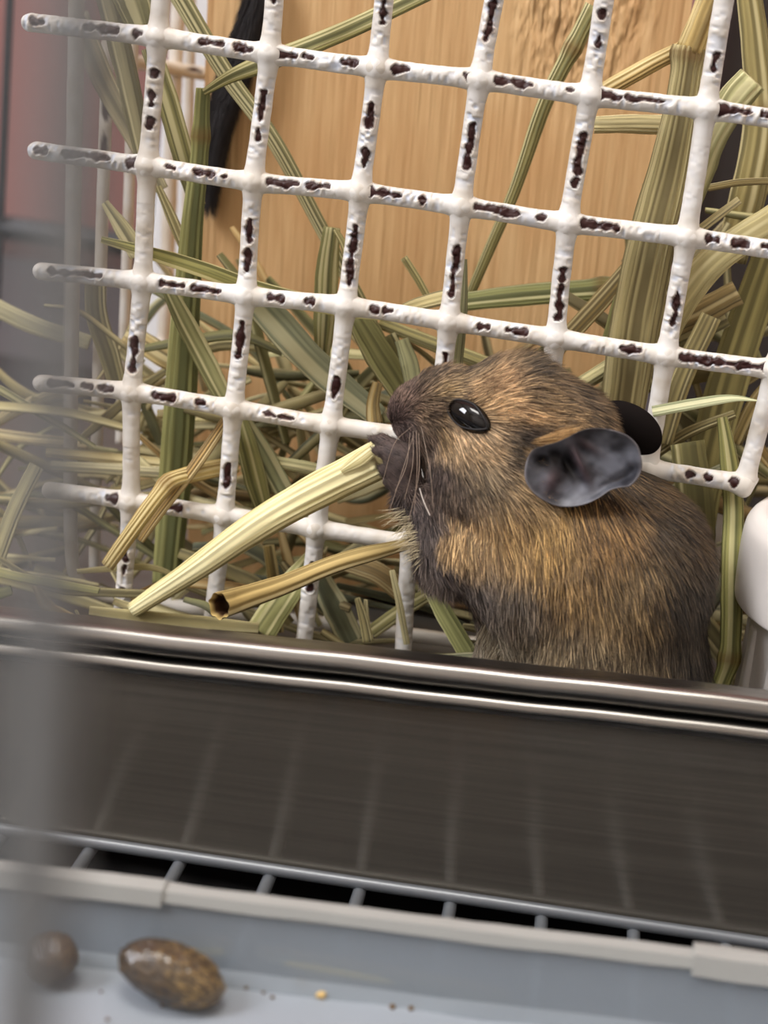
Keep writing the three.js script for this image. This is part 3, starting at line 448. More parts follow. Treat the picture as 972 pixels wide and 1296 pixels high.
// the tangle: single blades, thinner and denser towards the bottom of the rack
{
  const rand = rng(77), tints = [G1, G2, G3, Y1, Y1, Y2, B1, B2, B2, S1, [156, 142, 88]];
  const zones = [   // [count, x0, x1, y0, y1, z0, z1, widths, length, steepness, label]
    [95, -62, 6, -24, 4, -36, -6, 1.7, 30, 0.5, 'thin dry blade in the dense hay at the lower left of the rack'],
    [34, -46, 14, 2, 17, -36, -14, 1.5, 28, 0.8, 'thin dry blade in the loose hay in front of the wood'],
    [30, -34, 24, -4, 15, -32, -9, 1.5, 24, 0.7, 'thin dry blade between the cross bars beside the head'],
    [60, 22, 60, -24, 24, -37, -12, 1.9, 36, 1.0, 'thin dry blade in the hay at right behind the animal'],
    [16, 28, 58, 20, 48, -36, -16, 1.9, 30, 1.2, 'thin dry blade in the upper right hay beyond the wood'],
    [44, -56, 30, -27, -13, -12, 8, 1.6, 24, 0.3, 'thin dry blade lying just behind the steel rim']];
  for (const [n, x0, x1, y0, y1, z0, z1, w0, L, steep, label] of zones) for (let i = 0; i < n; i++) {
    const x = lerp(x0, x1, rand()), y = lerp(y0, y1, rand() ** 1.3), z = lerp(z0, z1, rand()), a = (rand() - 0.5) * Math.PI, l = L * (0.5 + 0.7 * rand()), w = w0 * (0.45 + 0.9 * rand());
    const dx = Math.cos(a * 0.9) * (rand() < 0.5 ? -1 : 1), dy = Math.sin(a) * steep, dz = (rand() - 0.5) * 0.5, bend = (rand() - 0.5) * 0.35 * l, q = (s, b) => V3(x + dx * l * s, Math.max(-28.4, y + dy * l * s + b), clamp(z + dz * l * s, z0 - 2, z1 + 1.5));
    const ci = Math.floor(rand() * tints.length), c = tints[ci], k = 0.86 + 0.22 * rand();
    const named = label.replace('thin dry', 'thin dry ' + ['green', 'pale green', 'dark green', 'straw-coloured', 'straw-coloured', 'pale yellow', 'gold-brown', 'dull brown', 'dull brown', 'grey-green', 'olive'][ci]);
    stalk(named, { world: true, pts: [q(-0.5, 0), q(-0.15, bend * 0.6), q(0.2, bend), q(0.5, bend * 0.3)], w: [w * 0.7, w, w, w * 0.6], c: c.map((v) => v * k), flat: 0.18 + 0.5 * rand(), roll: (rand() - 0.5) * 1.6, rows: 16, around: 12, ridges: 5 }, named.replace('thin dry ', '').replace(' blade ', ' blades '));
  }
}

// ---------------------------------------------------------------- white cup at the right
{
  const prof = [[0, 0], [15.2, 0], [15.8, 0.5], [16.6, 16.2], [17.0, 17.2], [18.6, 18.2], [19.2, 19.4], [19.5, 26.2], [18.9, 28.6], [17.4, 29.6], [16.0, 28.8], [15.4, 24.6], [14.6, 8], [13, 3], [0, 2.6]].map(([r, y]) => new THREE.Vector2(r * MM, y * MM));
  const c = thing('cup', 'white cup with a thick rounded lip at the right edge', 'cup');
  const smooth = new THREE.SplineCurve(prof).getPoints(160); smooth[0].x = 0; smooth.at(-1).x = 0;
  const china = phys({ color: col(228, 222, 214), roughness: 0.5, clearcoat: 0.2 });
  mesh('bowl', new THREE.LatheGeometry(smooth.map((p) => p.set(Math.max(0, p.x), Math.max(0, p.y))), 96), china, c);
  for (let i = 0; i < 16; i++) { const g = new RoundedBoxGeometry(0.0022, 0.0155, 0.0012, 2, 0.0005); const a = (i + 0.4) / 16 * 6.2832; g.rotateY(a); g.translate(0.0163 * Math.sin(a), 0.0082, 0.0163 * Math.cos(a)); mesh('rib', g, china, c); }
  const p = at(935, 700, 10); c.position.set(p.x + 20.1 * MM, V3(0, -20.2, 0).y, 0.006);
}

// ---------------------------------------------------------------- black furry tail hanging at the top
const hairShape = (() => {     // one unit hair along +y, bent towards -z at its tip, three-sided and tapering
  const P = [], c = [], idx = [], N = 4;
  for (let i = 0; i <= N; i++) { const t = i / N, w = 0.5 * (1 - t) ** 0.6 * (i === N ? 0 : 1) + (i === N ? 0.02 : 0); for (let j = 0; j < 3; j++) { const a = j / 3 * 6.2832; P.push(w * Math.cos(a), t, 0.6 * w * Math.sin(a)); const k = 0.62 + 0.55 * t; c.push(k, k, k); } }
  for (let i = 0; i < N; i++) for (let j = 0; j < 3; j++) { const a = i * 3 + j, b = i * 3 + (j + 1) % 3; idx.push(a, b, a + 3, b, b + 3, a + 3); }
  const g = new THREE.BufferGeometry(); g.setAttribute('position', new THREE.Float32BufferAttribute(P, 3)); g.setAttribute('color', new THREE.Float32BufferAttribute(c, 3)); g.setIndex(idx); g.computeVertexNormals(); return g;
})();
function hairs(list, m, parent, name = 'fur') {   // list of {p, d, n, l, w, c}
  const im = new THREE.InstancedMesh(hairShape, m, list.length), M = new THREE.Matrix4(), X = new THREE.Vector3(), Z = new THREE.Vector3(), C = new THREE.Color();
  list.forEach((h, i) => {
    X.crossVectors(h.d, h.n).normalize(); Z.crossVectors(X, h.d).normalize();
    M.makeBasis(X.clone().multiplyScalar(h.w), h.d.clone().multiplyScalar(h.l), Z.clone().multiplyScalar(h.w)); M.setPosition(h.p); im.setMatrixAt(i, M); im.setColorAt(i, C.setRGB(...h.c));
  });
  im.name = name; im.castShadow = im.receiveShadow = true; im.userData.kind = 'stuff'; parent.add(im); return im;
}
const furMat = std({ vertexColors: true, roughness: 0.6 });
{
  const t = thing('animal_tail', 'black furry tail hanging down in front of the wood\'s left edge', 'tail'), z = -37.5;
  const pts = [[334, -40, z], [322, 10, z], [308, 60, z], [291, 115, z], [277, 160, z], [268, 205, z], [263, 250, z]].map((q) => at(...q)), w = [26, 30, 38, 36, 32, 28, 14], black = std({ color: col(22, 18, 18), roughness: 0.8 });
  const f = frames(pts, 60, VIEW), W = (u) => { const k = u * 6, i = Math.min(5, Math.floor(k)); return lerp(w[i], w[i + 1], k - i) * 0.5 * pxSize(z) * 0.82; };
  mesh('tail_core', skin(60, 20, (i, j) => f[i].p.clone().addScaledVector(f[i].s, W(f[i].t) * Math.cos(j / 20 * 6.2832)).addScaledVector(f[i].n, W(f[i].t) * Math.sin(j / 20 * 6.2832))), black, t);
  const rand = rng(5), list = [];
  for (let i = 0; i < 9000; i++) { const q = f[Math.floor(rand() * 60)], a = rand() * 6.2832, o = q.s.clone().multiplyScalar(Math.cos(a)).addScaledVector(q.n, Math.sin(a)); list.push({ p: q.p.clone().addScaledVector(o, W(q.t) * 0.95), d: q.T.clone().addScaledVector(o, 0.22 + 0.15 * rand()).normalize(), n: o, l: 0.0022 + 0.0014 * rand(), w: 0.00012, c: lin(34, 28, 27) }); }
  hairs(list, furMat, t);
}

// ---------------------------------------------------------------- the degu pup
{
  const t = thing('degu', 'young brown degu sitting up behind the steel rim, nibbling a pale stalk in its paws', 'degu');
  const mm = (px, py, z) => at(px, py, z).divideScalar(MM);
  // tapered capsules [[px, py, z, radius], [px, py, z, radius], blend]
  const capsule = (p, a, b, ra, rb) => {
    const bx = b.x - a.x, by = b.y - a.y, bz = b.z - a.z, px = p[0] - a.x, py = p[1] - a.y, pz = p[2] - a.z, L = bx * bx + by * by + bz * bz;
    const h = clamp(L ? (px * bx + py * by + pz * bz) / L : 0), dx = px - bx * h, dy = py - by * h, dz = pz - bz * h;
    return Math.sqrt(dx * dx + dy * dy + dz * dz) - lerp(ra, rb, h);
  };
  const smin = (a, b, k) => { const h = Math.max(k - Math.abs(a - b), 0) / k; return Math.min(a, b) - h * h * k * 0.25; };
  const field = (parts, shrink = 0) => {
    const C = parts.map(([a, b, k]) => ({ a: mm(a[0], a[1], a[2]), b: mm(b[0], b[1], b[2]), ra: a[3], rb: b[3], k }));
    return (p) => { let d = 99; for (const c of C) d = smin(d, capsule(p, c.a, c.b, c.ra, c.rb), c.k); return d + shrink; };
  };
  const body = field([
    [[526, 522, 13, 3.6], [560, 521, 13, 5.0], 1.5],                     // muzzle
    [[560, 521, 13, 4.9], [635, 543, 12.6, 7.7], 2],
    [[635, 545, 12.6, 7.7], [686, 566, 12, 7.2], 2],
    [[650, 522, 12.2, 5.6], [697, 556, 11, 5.4], 3],                      // top of the skull
    [[548, 556, 13.6, 2.9], [600, 600, 14.5, 4.6], 2.5],                  // lower jaw
    [[600, 612, 16, 4.6], [650, 628, 17, 5.2], 4],                        // cheek ruff
    [[690, 572, 12, 7.0], [716, 664, 12, 9.3], 4],                       // neck
    [[715, 690, 12, 11.2], [765, 720, 12, 10.6], 5],                      // shoulders
    [[765, 720, 12, 10.8], [752, 850, 12, 11.8], 5],                      // back and flank
    [[752, 850, 12, 11.8], [745, 910, 12, 12.0], 5],
    [[720, 765, 13, 9.4], [738, 880, 13, 10.0], 5],                      // belly
    [[650, 715, 18, 5.8], [572, 697, 18.6, 3.9], 4],                      // near arm
    [[572, 697, 18.6, 3.9], [522, 632, 17, 2.3], 2.5],
    [[640, 700, 8, 5.5], [575, 690, 7, 3.6], 4],                          // far arm
    [[575, 690, 7, 3.6], [520, 630, 9.5, 2.2], 2.5],
  ], 0.55);
  // surface nets: one vertex per cell that the surface crosses
  function nets(f, lo, hi, cell) {
    const n = [0, 1, 2].map((k) => Math.ceil((hi[k] - lo[k]) / cell) + 1), N = n[0] * n[1] * n[2], val = new Float32Array(N), id = new Int32Array(N).fill(-1), pos = [], idx = [], at3 = (i, j, k) => (k * n[1] + j) * n[0] + i;
    for (let k = 0; k < n[2]; k++) for (let j = 0; j < n[1]; j++) for (let i = 0; i < n[0]; i++) val[at3(i, j, k)] = f([lo[0] + i * cell, lo[1] + j * cell, lo[2] + k * cell]);
    const E = [[0, 1], [0, 2], [0, 4], [1, 3], [1, 5], [2, 3], [2, 6], [3, 7], [4, 5], [4, 6], [5, 7], [6, 7]];
    for (let k = 0; k < n[2] - 1; k++) for (let j = 0; j < n[1] - 1; j++) for (let i = 0; i < n[0] - 1; i++) {
      const v = []; let m = 0; for (let c = 0; c < 8; c++) { v[c] = val[at3(i + (c & 1), j + ((c >> 1) & 1), k + (c >> 2))]; if (v[c] < 0) m |= 1 << c; }
      if (!m || m === 255) continue;
      let x = 0, y = 0, z = 0, q = 0;
      for (const [a, b] of E) if ((v[a] < 0) !== (v[b] < 0)) { const u = v[a] / (v[a] - v[b]); x += lerp(a & 1, b & 1, u); y += lerp((a >> 1) & 1, (b >> 1) & 1, u); z += lerp(a >> 2, b >> 2, u); q++; }
      id[at3(i, j, k)] = pos.length / 3; pos.push(lo[0] + (i + x / q) * cell, lo[1] + (j + y / q) * cell, lo[2] + (k + z / q) * cell);
    }
    for (let k = 1; k < n[2] - 1; k++) for (let j = 1; j < n[1] - 1; j++) for (let i = 1; i < n[0] - 1; i++) {
      const s = val[at3(i, j, k)] < 0, quad = (a, b, c, d, fl) => fl ? idx.push(a, b, c, a, c, d) : idx.push(a, c, b, a, d, c);
      if (s !== val[at3(i + 1, j, k)] < 0) quad(id[at3(i, j - 1, k - 1)], id[at3(i, j, k - 1)], id[at3(i, j, k)], id[at3(i, j - 1, k)], s);
      if (s !== val[at3(i, j + 1, k)] < 0) quad(id[at3(i - 1, j, k - 1)], id[at3(i - 1, j, k)], id[at3(i, j, k)], id[at3(i, j, k - 1)], s);
      if (s !== val[at3(i, j, k + 1)] < 0) quad(id[at3(i - 1, j - 1, k)], id[at3(i, j - 1, k)], id[at3(i, j, k)], id[at3(i - 1, j, k)], s);
    }
    return { pos, idx };
  }
  const grad = (f, p, e = 0.05) => new THREE.Vector3(f([p[0] + e, p[1], p[2]]) - f([p[0] - e, p[1], p[2]]), f([p[0], p[1] + e, p[2]]) - f([p[0], p[1] - e, p[2]]), f([p[0], p[1], p[2] + e]) - f([p[0], p[1], p[2] - e])).normalize();
  const onSkin = (px, py) => { const d = rayOf(px, py).normalize(), o = camera.position.clone().divideScalar(MM); let s = 120; for (let i = 0; i < 160; i++) { const q = o.clone().addScaledVector(d, s), v = body([q.x, q.y, q.z]); if (v < 0.01 || s > 260) break; s += v * 0.8; } return o.addScaledVector(d, s); };

  const dull = (v) => { const m = (v[0] + v[1] + v[2]) / 3; return v.map((q) => lerp(m, q, 0.83)); };
  // fur plan: [px, py, direction in the picture (x, y), length mm, light colour, dark colour, lift]
  const PLAN = [
    [497, 525, 0.9, -0.5, 0.7, [134, 108, 98], [84, 66, 60], 0.3], [512, 500, 1, -0.4, 0.9, [140, 112, 94], [84, 66, 56], 0.3], [508, 550, 0.8, 0.5, 0.8, [126, 102, 92], [80, 64, 58], 0.3],
    [535, 482, 1, -0.25, 1.5, [148, 122, 92], [66, 52, 40], 0.25], [545, 520, 0.9, 0.25, 1.5, [150, 122, 92], [84, 66, 50], 0.25], [540, 550, 0.7, 0.8, 1.6, [136, 112, 92], [80, 64, 54], 0.25], [560, 545, 0.6, 0.9, 2, [190, 156, 102], [112, 86, 56], 0.25],
    [560, 500, 0.9, 0.1, 1.8, [178, 146, 96], [72, 58, 42], 0.25], [590, 468, 1, -0.1, 2.6, [122, 100, 70], [44, 34, 26], 0.22], [650, 465, 1, 0.1, 3.2, [118, 96, 66], [40, 32, 22], 0.22], [705, 490, 1, 0.55, 3.4, [116, 92, 62], [38, 30, 22], 0.22], [740, 525, 0.9, 0.8, 3, [124, 98, 64], [44, 34, 26], 0.2],
    [620, 495, 1, 0.05, 2.2, [214, 172, 118], [140, 104, 66], 0.22], [648, 520, 1, 0.2, 2.4, [214, 170, 112], [134, 100, 62], 0.22], [660, 500, 1, 0.2, 3, [158, 126, 82], [66, 50, 34], 0.22], [690, 535, 1, 0.1, 3, [176, 140, 92], [82, 64, 42], 0.22],
    [580, 552, 0.7, 0.8, 2.2, [228, 194, 146], [160, 130, 92], 0.22], [610, 560, 0.8, 0.5, 2.4, [198, 164, 118], [110, 90, 64], 0.22], [640, 565, 0.9, 0.35, 2.6, [136, 116, 88], [62, 52, 42], 0.22], [600, 590, 0.7, 0.75, 2.8, [158, 134, 98], [84, 70, 54], 0.22], [655, 600, 0.7, 0.7, 3.2, [176, 142, 92], [88, 68, 44], 0.22],
    [600, 500, 1, -0.1, 1.8, [206, 166, 112], [120, 90, 58], 0.2], [632, 512, 1, 0.15, 2, [226, 184, 126], [150, 114, 72], 0.2], [575, 538, 0.7, 0.7, 1.6, [226, 190, 140], [150, 120, 84], 0.2], [600, 556, 0.9, 0.6, 2, [220, 184, 134], [140, 112, 78], 0.2], [560, 525, 0.7, 0.6, 1.4, [170, 138, 96], [92, 70, 48], 0.22], [560, 512, 0.95, 0.2, 1.4, [120, 98, 72], [50, 40, 30], 0.22], [648, 545, 0.95, 0.35, 2.4, [96, 80, 64], [44, 36, 30], 0.2],
    [555, 590, 0.4, 1, 1.8, [110, 92, 82], [66, 54, 48], 0.25], [545, 625, 0.3, 1, 2, [120, 100, 88], [70, 58, 52], 0.3], [575, 615, 0.3, 1, 2.4, [134, 112, 90], [76, 62, 52], 0.25],
    [600, 650, 0.05, 1, 4.2, [206, 168, 110], [134, 100, 60], 0.25], [580, 670, 0, 1, 4, [192, 156, 102], [118, 90, 56], 0.25], [650, 650, 0.3, 0.95, 4.2, [196, 156, 92], [110, 80, 44], 0.22], [690, 660, 0.15, 1, 4.2, [188, 146, 78], [98, 72, 38], 0.22],
    [560, 705, 0.55, 0.8, 3, [116, 102, 92], [58, 48, 46], 0.22], [540, 670, 0.4, 0.9, 2.6, [106, 92, 84], [54, 46, 44], 0.25], [600, 725, 0.3, 0.95, 4, [122, 108, 96], [58, 50, 46], 0.25], [650, 730, 0.1, 1, 4.6, [132, 116, 96], [62, 52, 44], 0.2], [524, 640, 0.3, 0.9, 1.8, [94, 80, 74], [50, 42, 40], 0.2],
    [610, 790, 0.15, 1, 4.8, [182, 166, 138], [112, 98, 80], 0.28], [660, 800, 0.05, 1, 4.6, [176, 156, 122], [92, 80, 62], 0.2], [720, 800, 0.0, 1, 4.6, [172, 148, 108], [84, 70, 52], 0.18],
    [720, 700, 0.05, 1, 4.4, [172, 134, 78], [82, 62, 38], 0.18], [760, 650, 0.15, 1, 4, [154, 114, 60], [66, 48, 28], 0.18], [790, 720, 0.1, 1, 4.4, [150, 120, 74], [66, 52, 34], 0.18], [800, 820, 0.05, 1, 4.6, [152, 130, 94], [68, 56, 42], 0.18],
    [840, 650, 0.35, 0.9, 3.6, [92, 74, 50], [40, 33, 25], 0.18], [865, 730, 0.25, 1, 4, [78, 66, 50], [32, 28, 24], 0.18], [878, 810, 0.1, 1, 4.2, [88, 76, 60], [34, 30, 28], 0.2], [810, 600, 0.4, 0.9, 3, [104, 80, 48], [44, 35, 24], 0.18],
  ].map(([x, y, dx, dy, len, a, b, lift]) => ({ x, y, d: CR.clone().multiplyScalar(dx).addScaledVector(CU, -dy).normalize(), len, a: lin(...dull(a)), b: lin(...dull(b)), lift }));
  const plan = (px, py) => { let W = 0; const o = { d: new THREE.Vector3(), len: 0, a: [0, 0, 0], b: [0, 0, 0], lift: 0 }; for (const c of PLAN) { const q = (px - c.x) ** 2 + (py - c.y) ** 2, w = 1 / (q + 40) ** 2.3; W += w; o.d.addScaledVector(c.d, w); o.len += c.len * w; o.lift += c.lift * w; for (let i = 0; i < 3; i++) { o.a[i] += c.a[i] * w; o.b[i] += c.b[i] * w; } } o.d.normalize(); o.len /= W; o.lift /= W; o.a = o.a.map((v) => v / W); o.b = o.b.map((v) => v / W); return o; };

  const lo = mm(480, 440, 12), hi = mm(900, 900, 12);
  const B = nets(body, [-2.5, OFF - 30, -6], [44, OFF + 27, 29], 0.5), cols = [], norms = [];
  for (let i = 0; i < B.pos.length; i += 3) {
    const p = [B.pos[i], B.pos[i + 1], B.pos[i + 2]], n = grad(body, p), [x, y] = proj(new THREE.Vector3(...p).multiplyScalar(MM)), q = plan(x, y);
    norms.push(n.x, n.y, n.z); cols.push(...mix3(q.b, q.a, 0.25).map((v) => v * 0.8));
  }
  const skinGeo = new THREE.BufferGeometry();
  skinGeo.setAttribute('position', new THREE.Float32BufferAttribute(B.pos.map((v) => v * MM), 3)); skinGeo.setAttribute('normal', new THREE.Float32BufferAttribute(norms, 3)); skinGeo.setAttribute('color', new THREE.Float32BufferAttribute(cols, 3)); skinGeo.setIndex(B.idx);

  // paws: palm, four clawed fingers and a thumb each, on a fine grid, joined to the body's one mesh
  const hand = (s) => {      // s: list of [px, py, z, r] chains
    const C = []; for (const ch of s) for (let i = 0; i < ch.length - 1; i++) C.push([ch[i], ch[i + 1], i === 0 ? 0.9 : 0.35]);
    const f = field(C), all = s.flat(), P = all.map((q) => mm(q[0], q[1], q[2])), L = [0, 1, 2].map((k) => Math.min(...P.map((p, i) => p.getComponent(k) - all[i][3])) - 0.8), H = [0, 1, 2].map((k) => Math.max(...P.map((p, i) => p.getComponent(k) + all[i][3])) + 0.8), m = nets(f, L, H, 0.2), n = [], c = [];
    for (let i = 0; i < m.pos.length; i += 3) { const q = grad(f, [m.pos[i], m.pos[i + 1], m.pos[i + 2]]); n.push(q.x, q.y, q.z); const k = 0.5 + 0.5 * noise3(m.pos[i] * 1.6, m.pos[i + 1] * 1.6, m.pos[i + 2] * 1.6); c.push(...mix3(lin(46, 36, 33), lin(84, 69, 63), k)); }
    const g = new THREE.BufferGeometry(); g.setAttribute('position', new THREE.Float32BufferAttribute(m.pos.map((v) => v * MM), 3)); g.setAttribute('normal', new THREE.Float32BufferAttribute(n, 3)); g.setAttribute('color', new THREE.Float32BufferAttribute(c, 3)); g.setIndex(m.idx); return g;
  };
  const near = hand([[[524, 636, 17, 2.2], [512, 606, 16.8, 1.9], [510, 584, 16.4, 2.1]],
    [[512, 580, 16.2, 1.5], [497, 566, 16.4, 0.95], [484, 558, 15.4, 0.8], [471, 556, 14.2, 0.5]],
    [[511, 584, 16.8, 1.5], [497, 577, 17.2, 0.95], [486, 571, 16.8, 0.8], [475, 570, 15.8, 0.45]],
    [[511, 590, 17, 1.5], [499, 594, 17.4, 0.95], [490, 596, 17, 0.78], [482, 592, 16.2, 0.42]],
    [[512, 598, 16.6, 1.4], [502, 608, 16.8, 0.85], [494, 611, 16.2, 0.7], [488, 606, 15.6, 0.4]],
    [[514, 602, 15, 1.3], [508, 611, 13.6, 0.7], [502, 610, 12.8, 0.5]]]);
  const far = hand([[[520, 630, 9.5, 2.1], [512, 602, 9.6, 1.8], [508, 584, 9.8, 1.9]],
    [[508, 580, 10, 1.4], [494, 568, 9.8, 0.9], [482, 562, 10.4, 0.75], [472, 564, 11, 0.45]],
    [[507, 586, 9.6, 1.4], [493, 580, 9.4, 0.9], [482, 578, 9.8, 0.75], [474, 580, 10.4, 0.4]],
    [[508, 592, 9.6, 1.3], [496, 596, 9.6, 0.85], [487, 598, 10, 0.7], [481, 596, 10.4, 0.4]],
    [[510, 598, 10, 1.3], [501, 608, 10.2, 0.8], [494, 612, 10.6, 0.65], [488, 610, 11, 0.4]],
    [[512, 600, 11, 1.2], [507, 609, 12, 0.7], [501, 612, 12.2, 0.5]]]);
  mesh('body', mergeGeometries([skinGeo, near, far].map((g) => g.index ? g : g)), std({ vertexColors: true, roughness: 0.75 }), t);

  // eye: glossy black ball set between two thin lids
  const eyeAt = onSkin(592, 526), eyeN = grad(body, [eyeAt.x, eyeAt.y, eyeAt.z]), eyeX = CR.clone().multiplyScalar(Math.cos(0.54)).addScaledVector(CU, -Math.sin(0.54));
  eyeX.addScaledVector(eyeN, -eyeX.dot(eyeN)).normalize(); const eyeY = eyeN.clone().cross(eyeX);
  const ball = new THREE.SphereGeometry(1, 64, 48).scale(3.2 * MM, 1.62 * MM, 1.5 * MM).applyMatrix4(new THREE.Matrix4().makeBasis(eyeX, eyeY, eyeN));
  const eyeC = eyeAt.clone().addScaledVector(eyeN, -0.5);
  const eye = mesh('eye', ball, phys({ color: col(12, 9, 8), roughness: 0.03 }), t); eye.position.copy(eyeC.clone().multiplyScalar(MM)); eye.userData.label = 'glossy black eye';
  const lidAt = (a) => { const e = Math.abs(Math.sin(a)), x = 2.9 * Math.cos(a), y = 1.42 * Math.sin(a) * (0.62 + 0.38 * e) * (Math.cos(a) > 0 ? 1 - 0.22 * Math.cos(a) : 1); return eyeC.clone().addScaledVector(eyeX, x).addScaledVector(eyeY, y).addScaledVector(eyeN, 1.5 * Math.sqrt(Math.max(0.06, 1 - (x / 3.2) ** 2 - (y / 1.62) ** 2)) + 0.02); };
  const lidCurve = new THREE.CatmullRomCurve3(Array.from({ length: 28 }, (_, i) => lidAt(i / 28 * 6.2832).multiplyScalar(MM)), true);
  mesh('eyelid', new THREE.TubeGeometry(lidCurve, 96, 0.12 * MM, 10, true), std({ color: col(20, 16, 15), roughness: 0.6 }), t).userData.label = 'dark eyelid rim';

  // nose pad and nostril at the tip of the muzzle
  // ears: a shell drawn from its outline, dished towards the light, with the folds and canal of the inner ear
  const earSkin = (base, tip) => std({ vertexColors: true, roughness: 0.5 });
  function ear(name, outline, centre, z0, depthAt, shade, label, look = { roughness: 0.46, sheen: 0.2, sheenColor: new THREE.Color(0.5, 0.55, 0.62), sheenRoughness: 0.5 }) {
    const O = new THREE.CatmullRomCurve3(outline.map(([x, y]) => new THREE.Vector3(x, y, 0)), true, 'centripetal').getSpacedPoints(96); O.pop();
    const RN = 26, A = O.length, P = [], c = [], idx = [];
    const put = (side) => { for (let i = 0; i <= RN; i++) for (let j = 0; j < A; j++) { const r = i / RN, x = lerp(centre[0], O[j].x, r), y = lerp(centre[1], O[j].y, r), d = depthAt(x, y, r), th = 0.42 * (1 - 0.55 * r ** 3); const v = at(x, y, z0(x, y) + d + side * th); P.push(v.x, v.y, v.z); c.push(...shade(x, y, r, side)); } };
    put(1); put(-1); const K = (RN + 1) * A;
    for (let s = 0; s < 2; s++) for (let i = 0; i < RN; i++) for (let j = 0; j < A; j++) { const a = s * K + i * A + j, b = s * K + i * A + (j + 1) % A; s ? idx.push(a, a + A, b, b, a + A, b + A) : idx.push(a, b, a + A, b, b + A, a + A); }
    for (let j = 0; j < A; j++) { const a = RN * A + j, b = RN * A + (j + 1) % A; idx.push(a, b, a + K, b, b + K, a + K); }
    const g = new THREE.BufferGeometry(); g.setAttribute('position', new THREE.Float32BufferAttribute(P, 3)); g.setAttribute('color', new THREE.Float32BufferAttribute(c, 3)); g.setIndex(idx); g.computeVertexNormals();
    const o = mesh(name, g, phys({ vertexColors: true, side: THREE.DoubleSide, ...look }), t); o.userData.label = label; return o;
  }
  const q = (x, y) => [640 + x / 4.418, 480 + y / 4.418];
  const earOut = [[150, 395], [112, 470], [108, 560], [150, 630], [215, 680], [300, 712], [390, 712], [460, 695], [530, 660], [585, 622], [640, 606], [695, 598], [735, 560], [762, 500], [758, 430], [735, 365], [690, 320], [630, 292], [560, 276], [480, 272], [410, 290], [350, 322], [280, 352], [210, 372]].map((p) => q(...p));
  const gauss = (x, y, cx, cy, sx, sy, a = 0) => { const [u, v] = [(x - q(cx, cy)[0]) * 4.418, (y - q(cx, cy)[1]) * 4.418], X = u * Math.cos(a) + v * Math.sin(a), Y = -u * Math.sin(a) + v * Math.cos(a); return Math.exp(-((X / sx) ** 2 + (Y / sy) ** 2)); };
  const canal = (x, y) => Math.max(gauss(x, y, 205, 452, 52, 38, 0.1), gauss(x, y, 345, 478, 34, 78, -0.5), 0.85 * gauss(x, y, 280, 430, 60, 42, 0.5));
  const ridge = (x, y) => gauss(x, y, 408, 455, 24, 105, -0.45) + 0.7 * gauss(x, y, 255, 565, 42, 62, 0.3) + 0.7 * gauss(x, y, 465, 375, 80, 22, 0.6);
  const baseZ = onSkin(678, 585).z, midZ = onSkin(720, 600).z;
  const earZ = (x) => Math.max(baseZ, midZ) + 2.3 - (x - 690) * 0.008;
  ear('ear', earOut, q(430, 490), (x, y) => earZ(x), (x, y, r) => {
    const bowl = 2.0 * Math.pow(r, 2.6), lobe = -1.1 * gauss(x, y, 640, 560, 130, 30, -0.5);
    return bowl - 1.4 - 0.7 * canal(x, y) + 1.0 * ridge(x, y) + lobe * (r > 0.9 ? 0.4 : 1) + 0.18 * fbm(x * 0.06, y * 0.06, 4) + (x < 668 ? -0.06 * (668 - x) : 0);
  }, (x, y, r, side) => {
    if (side < 0) return lin(58, 46, 42);
    let c = mix3(lin(48, 47, 52), lin(116, 118, 126), clamp(0.3 + 1.2 * fbm(x * 0.05, y * 0.05, 9) + 0.5 * gauss(x, y, 590, 470, 90, 60, 0.9) + 0.35 * gauss(x, y, 360, 600, 90, 40, 0)));
    c = mix3(c, lin(96, 72, 74), 0.8 * clamp(ridge(x, y) * 0.9)); c = mix3(c, lin(16, 12, 13), clamp(1.5 * canal(x, y) - 0.05)); c = mix3(c, lin(136, 130, 130), step(0.955, 0.995, r));
    return c;
  }, 'near ear, bare and blue grey inside with a dark canal');
  const farOut = [[735, 512], [750, 512], [767, 508], [787, 507], [808, 514], [826, 527], [837, 545], [837, 562], [828, 573], [812, 576], [790, 572], [765, 560], [742, 540]];
  ear('ear', farOut, [785, 542], () => 4.5, (x, y, r) => 1.4 * (1 - r * r) , (x, y, r) => mix3(lin(14, 9, 8), lin(20, 14, 12), r), 'far ear, seen from behind and almost black', { roughness: 0.9, specularIntensity: 0.3 });

  // whiskers and the pale lip line
  const wh = std({ color: col(150, 130, 112), roughness: 0.5 });
  const whisk = (pts, r = 0.032) => { const C = new THREE.CatmullRomCurve3(pts.map(([x, y, z]) => at(x, y, z))); mesh('whisker', new THREE.TubeGeometry(C, 20, r * MM, 6), wh, t); };
  for (const w of [[[523, 545, 17], [522, 590, 20], [512, 632, 21]], [[527, 545, 17.4], [528, 590, 20.5], [524, 650, 21.5]], [[519, 548, 17], [514, 590, 19.6], [500, 622, 21]], [[530, 548, 17.6], [530, 600, 21], [517, 660, 23]], [[523, 552, 17.4], [508, 600, 20], [492, 650, 21]], [[533, 540, 17.8], [545, 600, 21.5], [548, 640, 23]], [[521, 540, 17], [500, 560, 19], [484, 610, 20]]]) whisk(w);
  mesh('whisker', new THREE.TubeGeometry(new THREE.CatmullRomCurve3([at(531, 618, 20.6), at(536, 634, 21), at(544, 652, 21.2)]), 20, 0.07 * MM, 6), std({ color: col(226, 216, 204), roughness: 0.5 }), t).userData.label = 'thick pale whisker';

  // fur: single hairs rooted all over the body, combed along the plan
  const rand = rng(2024), list = [], tri = B.idx.length / 3, area = new Float64Array(tri); let total = 0; const a = new THREE.Vector3(), b = new THREE.Vector3(), c = new THREE.Vector3();
  const get = (o, k) => o.set(B.pos[k * 3], B.pos[k * 3 + 1], B.pos[k * 3 + 2]);
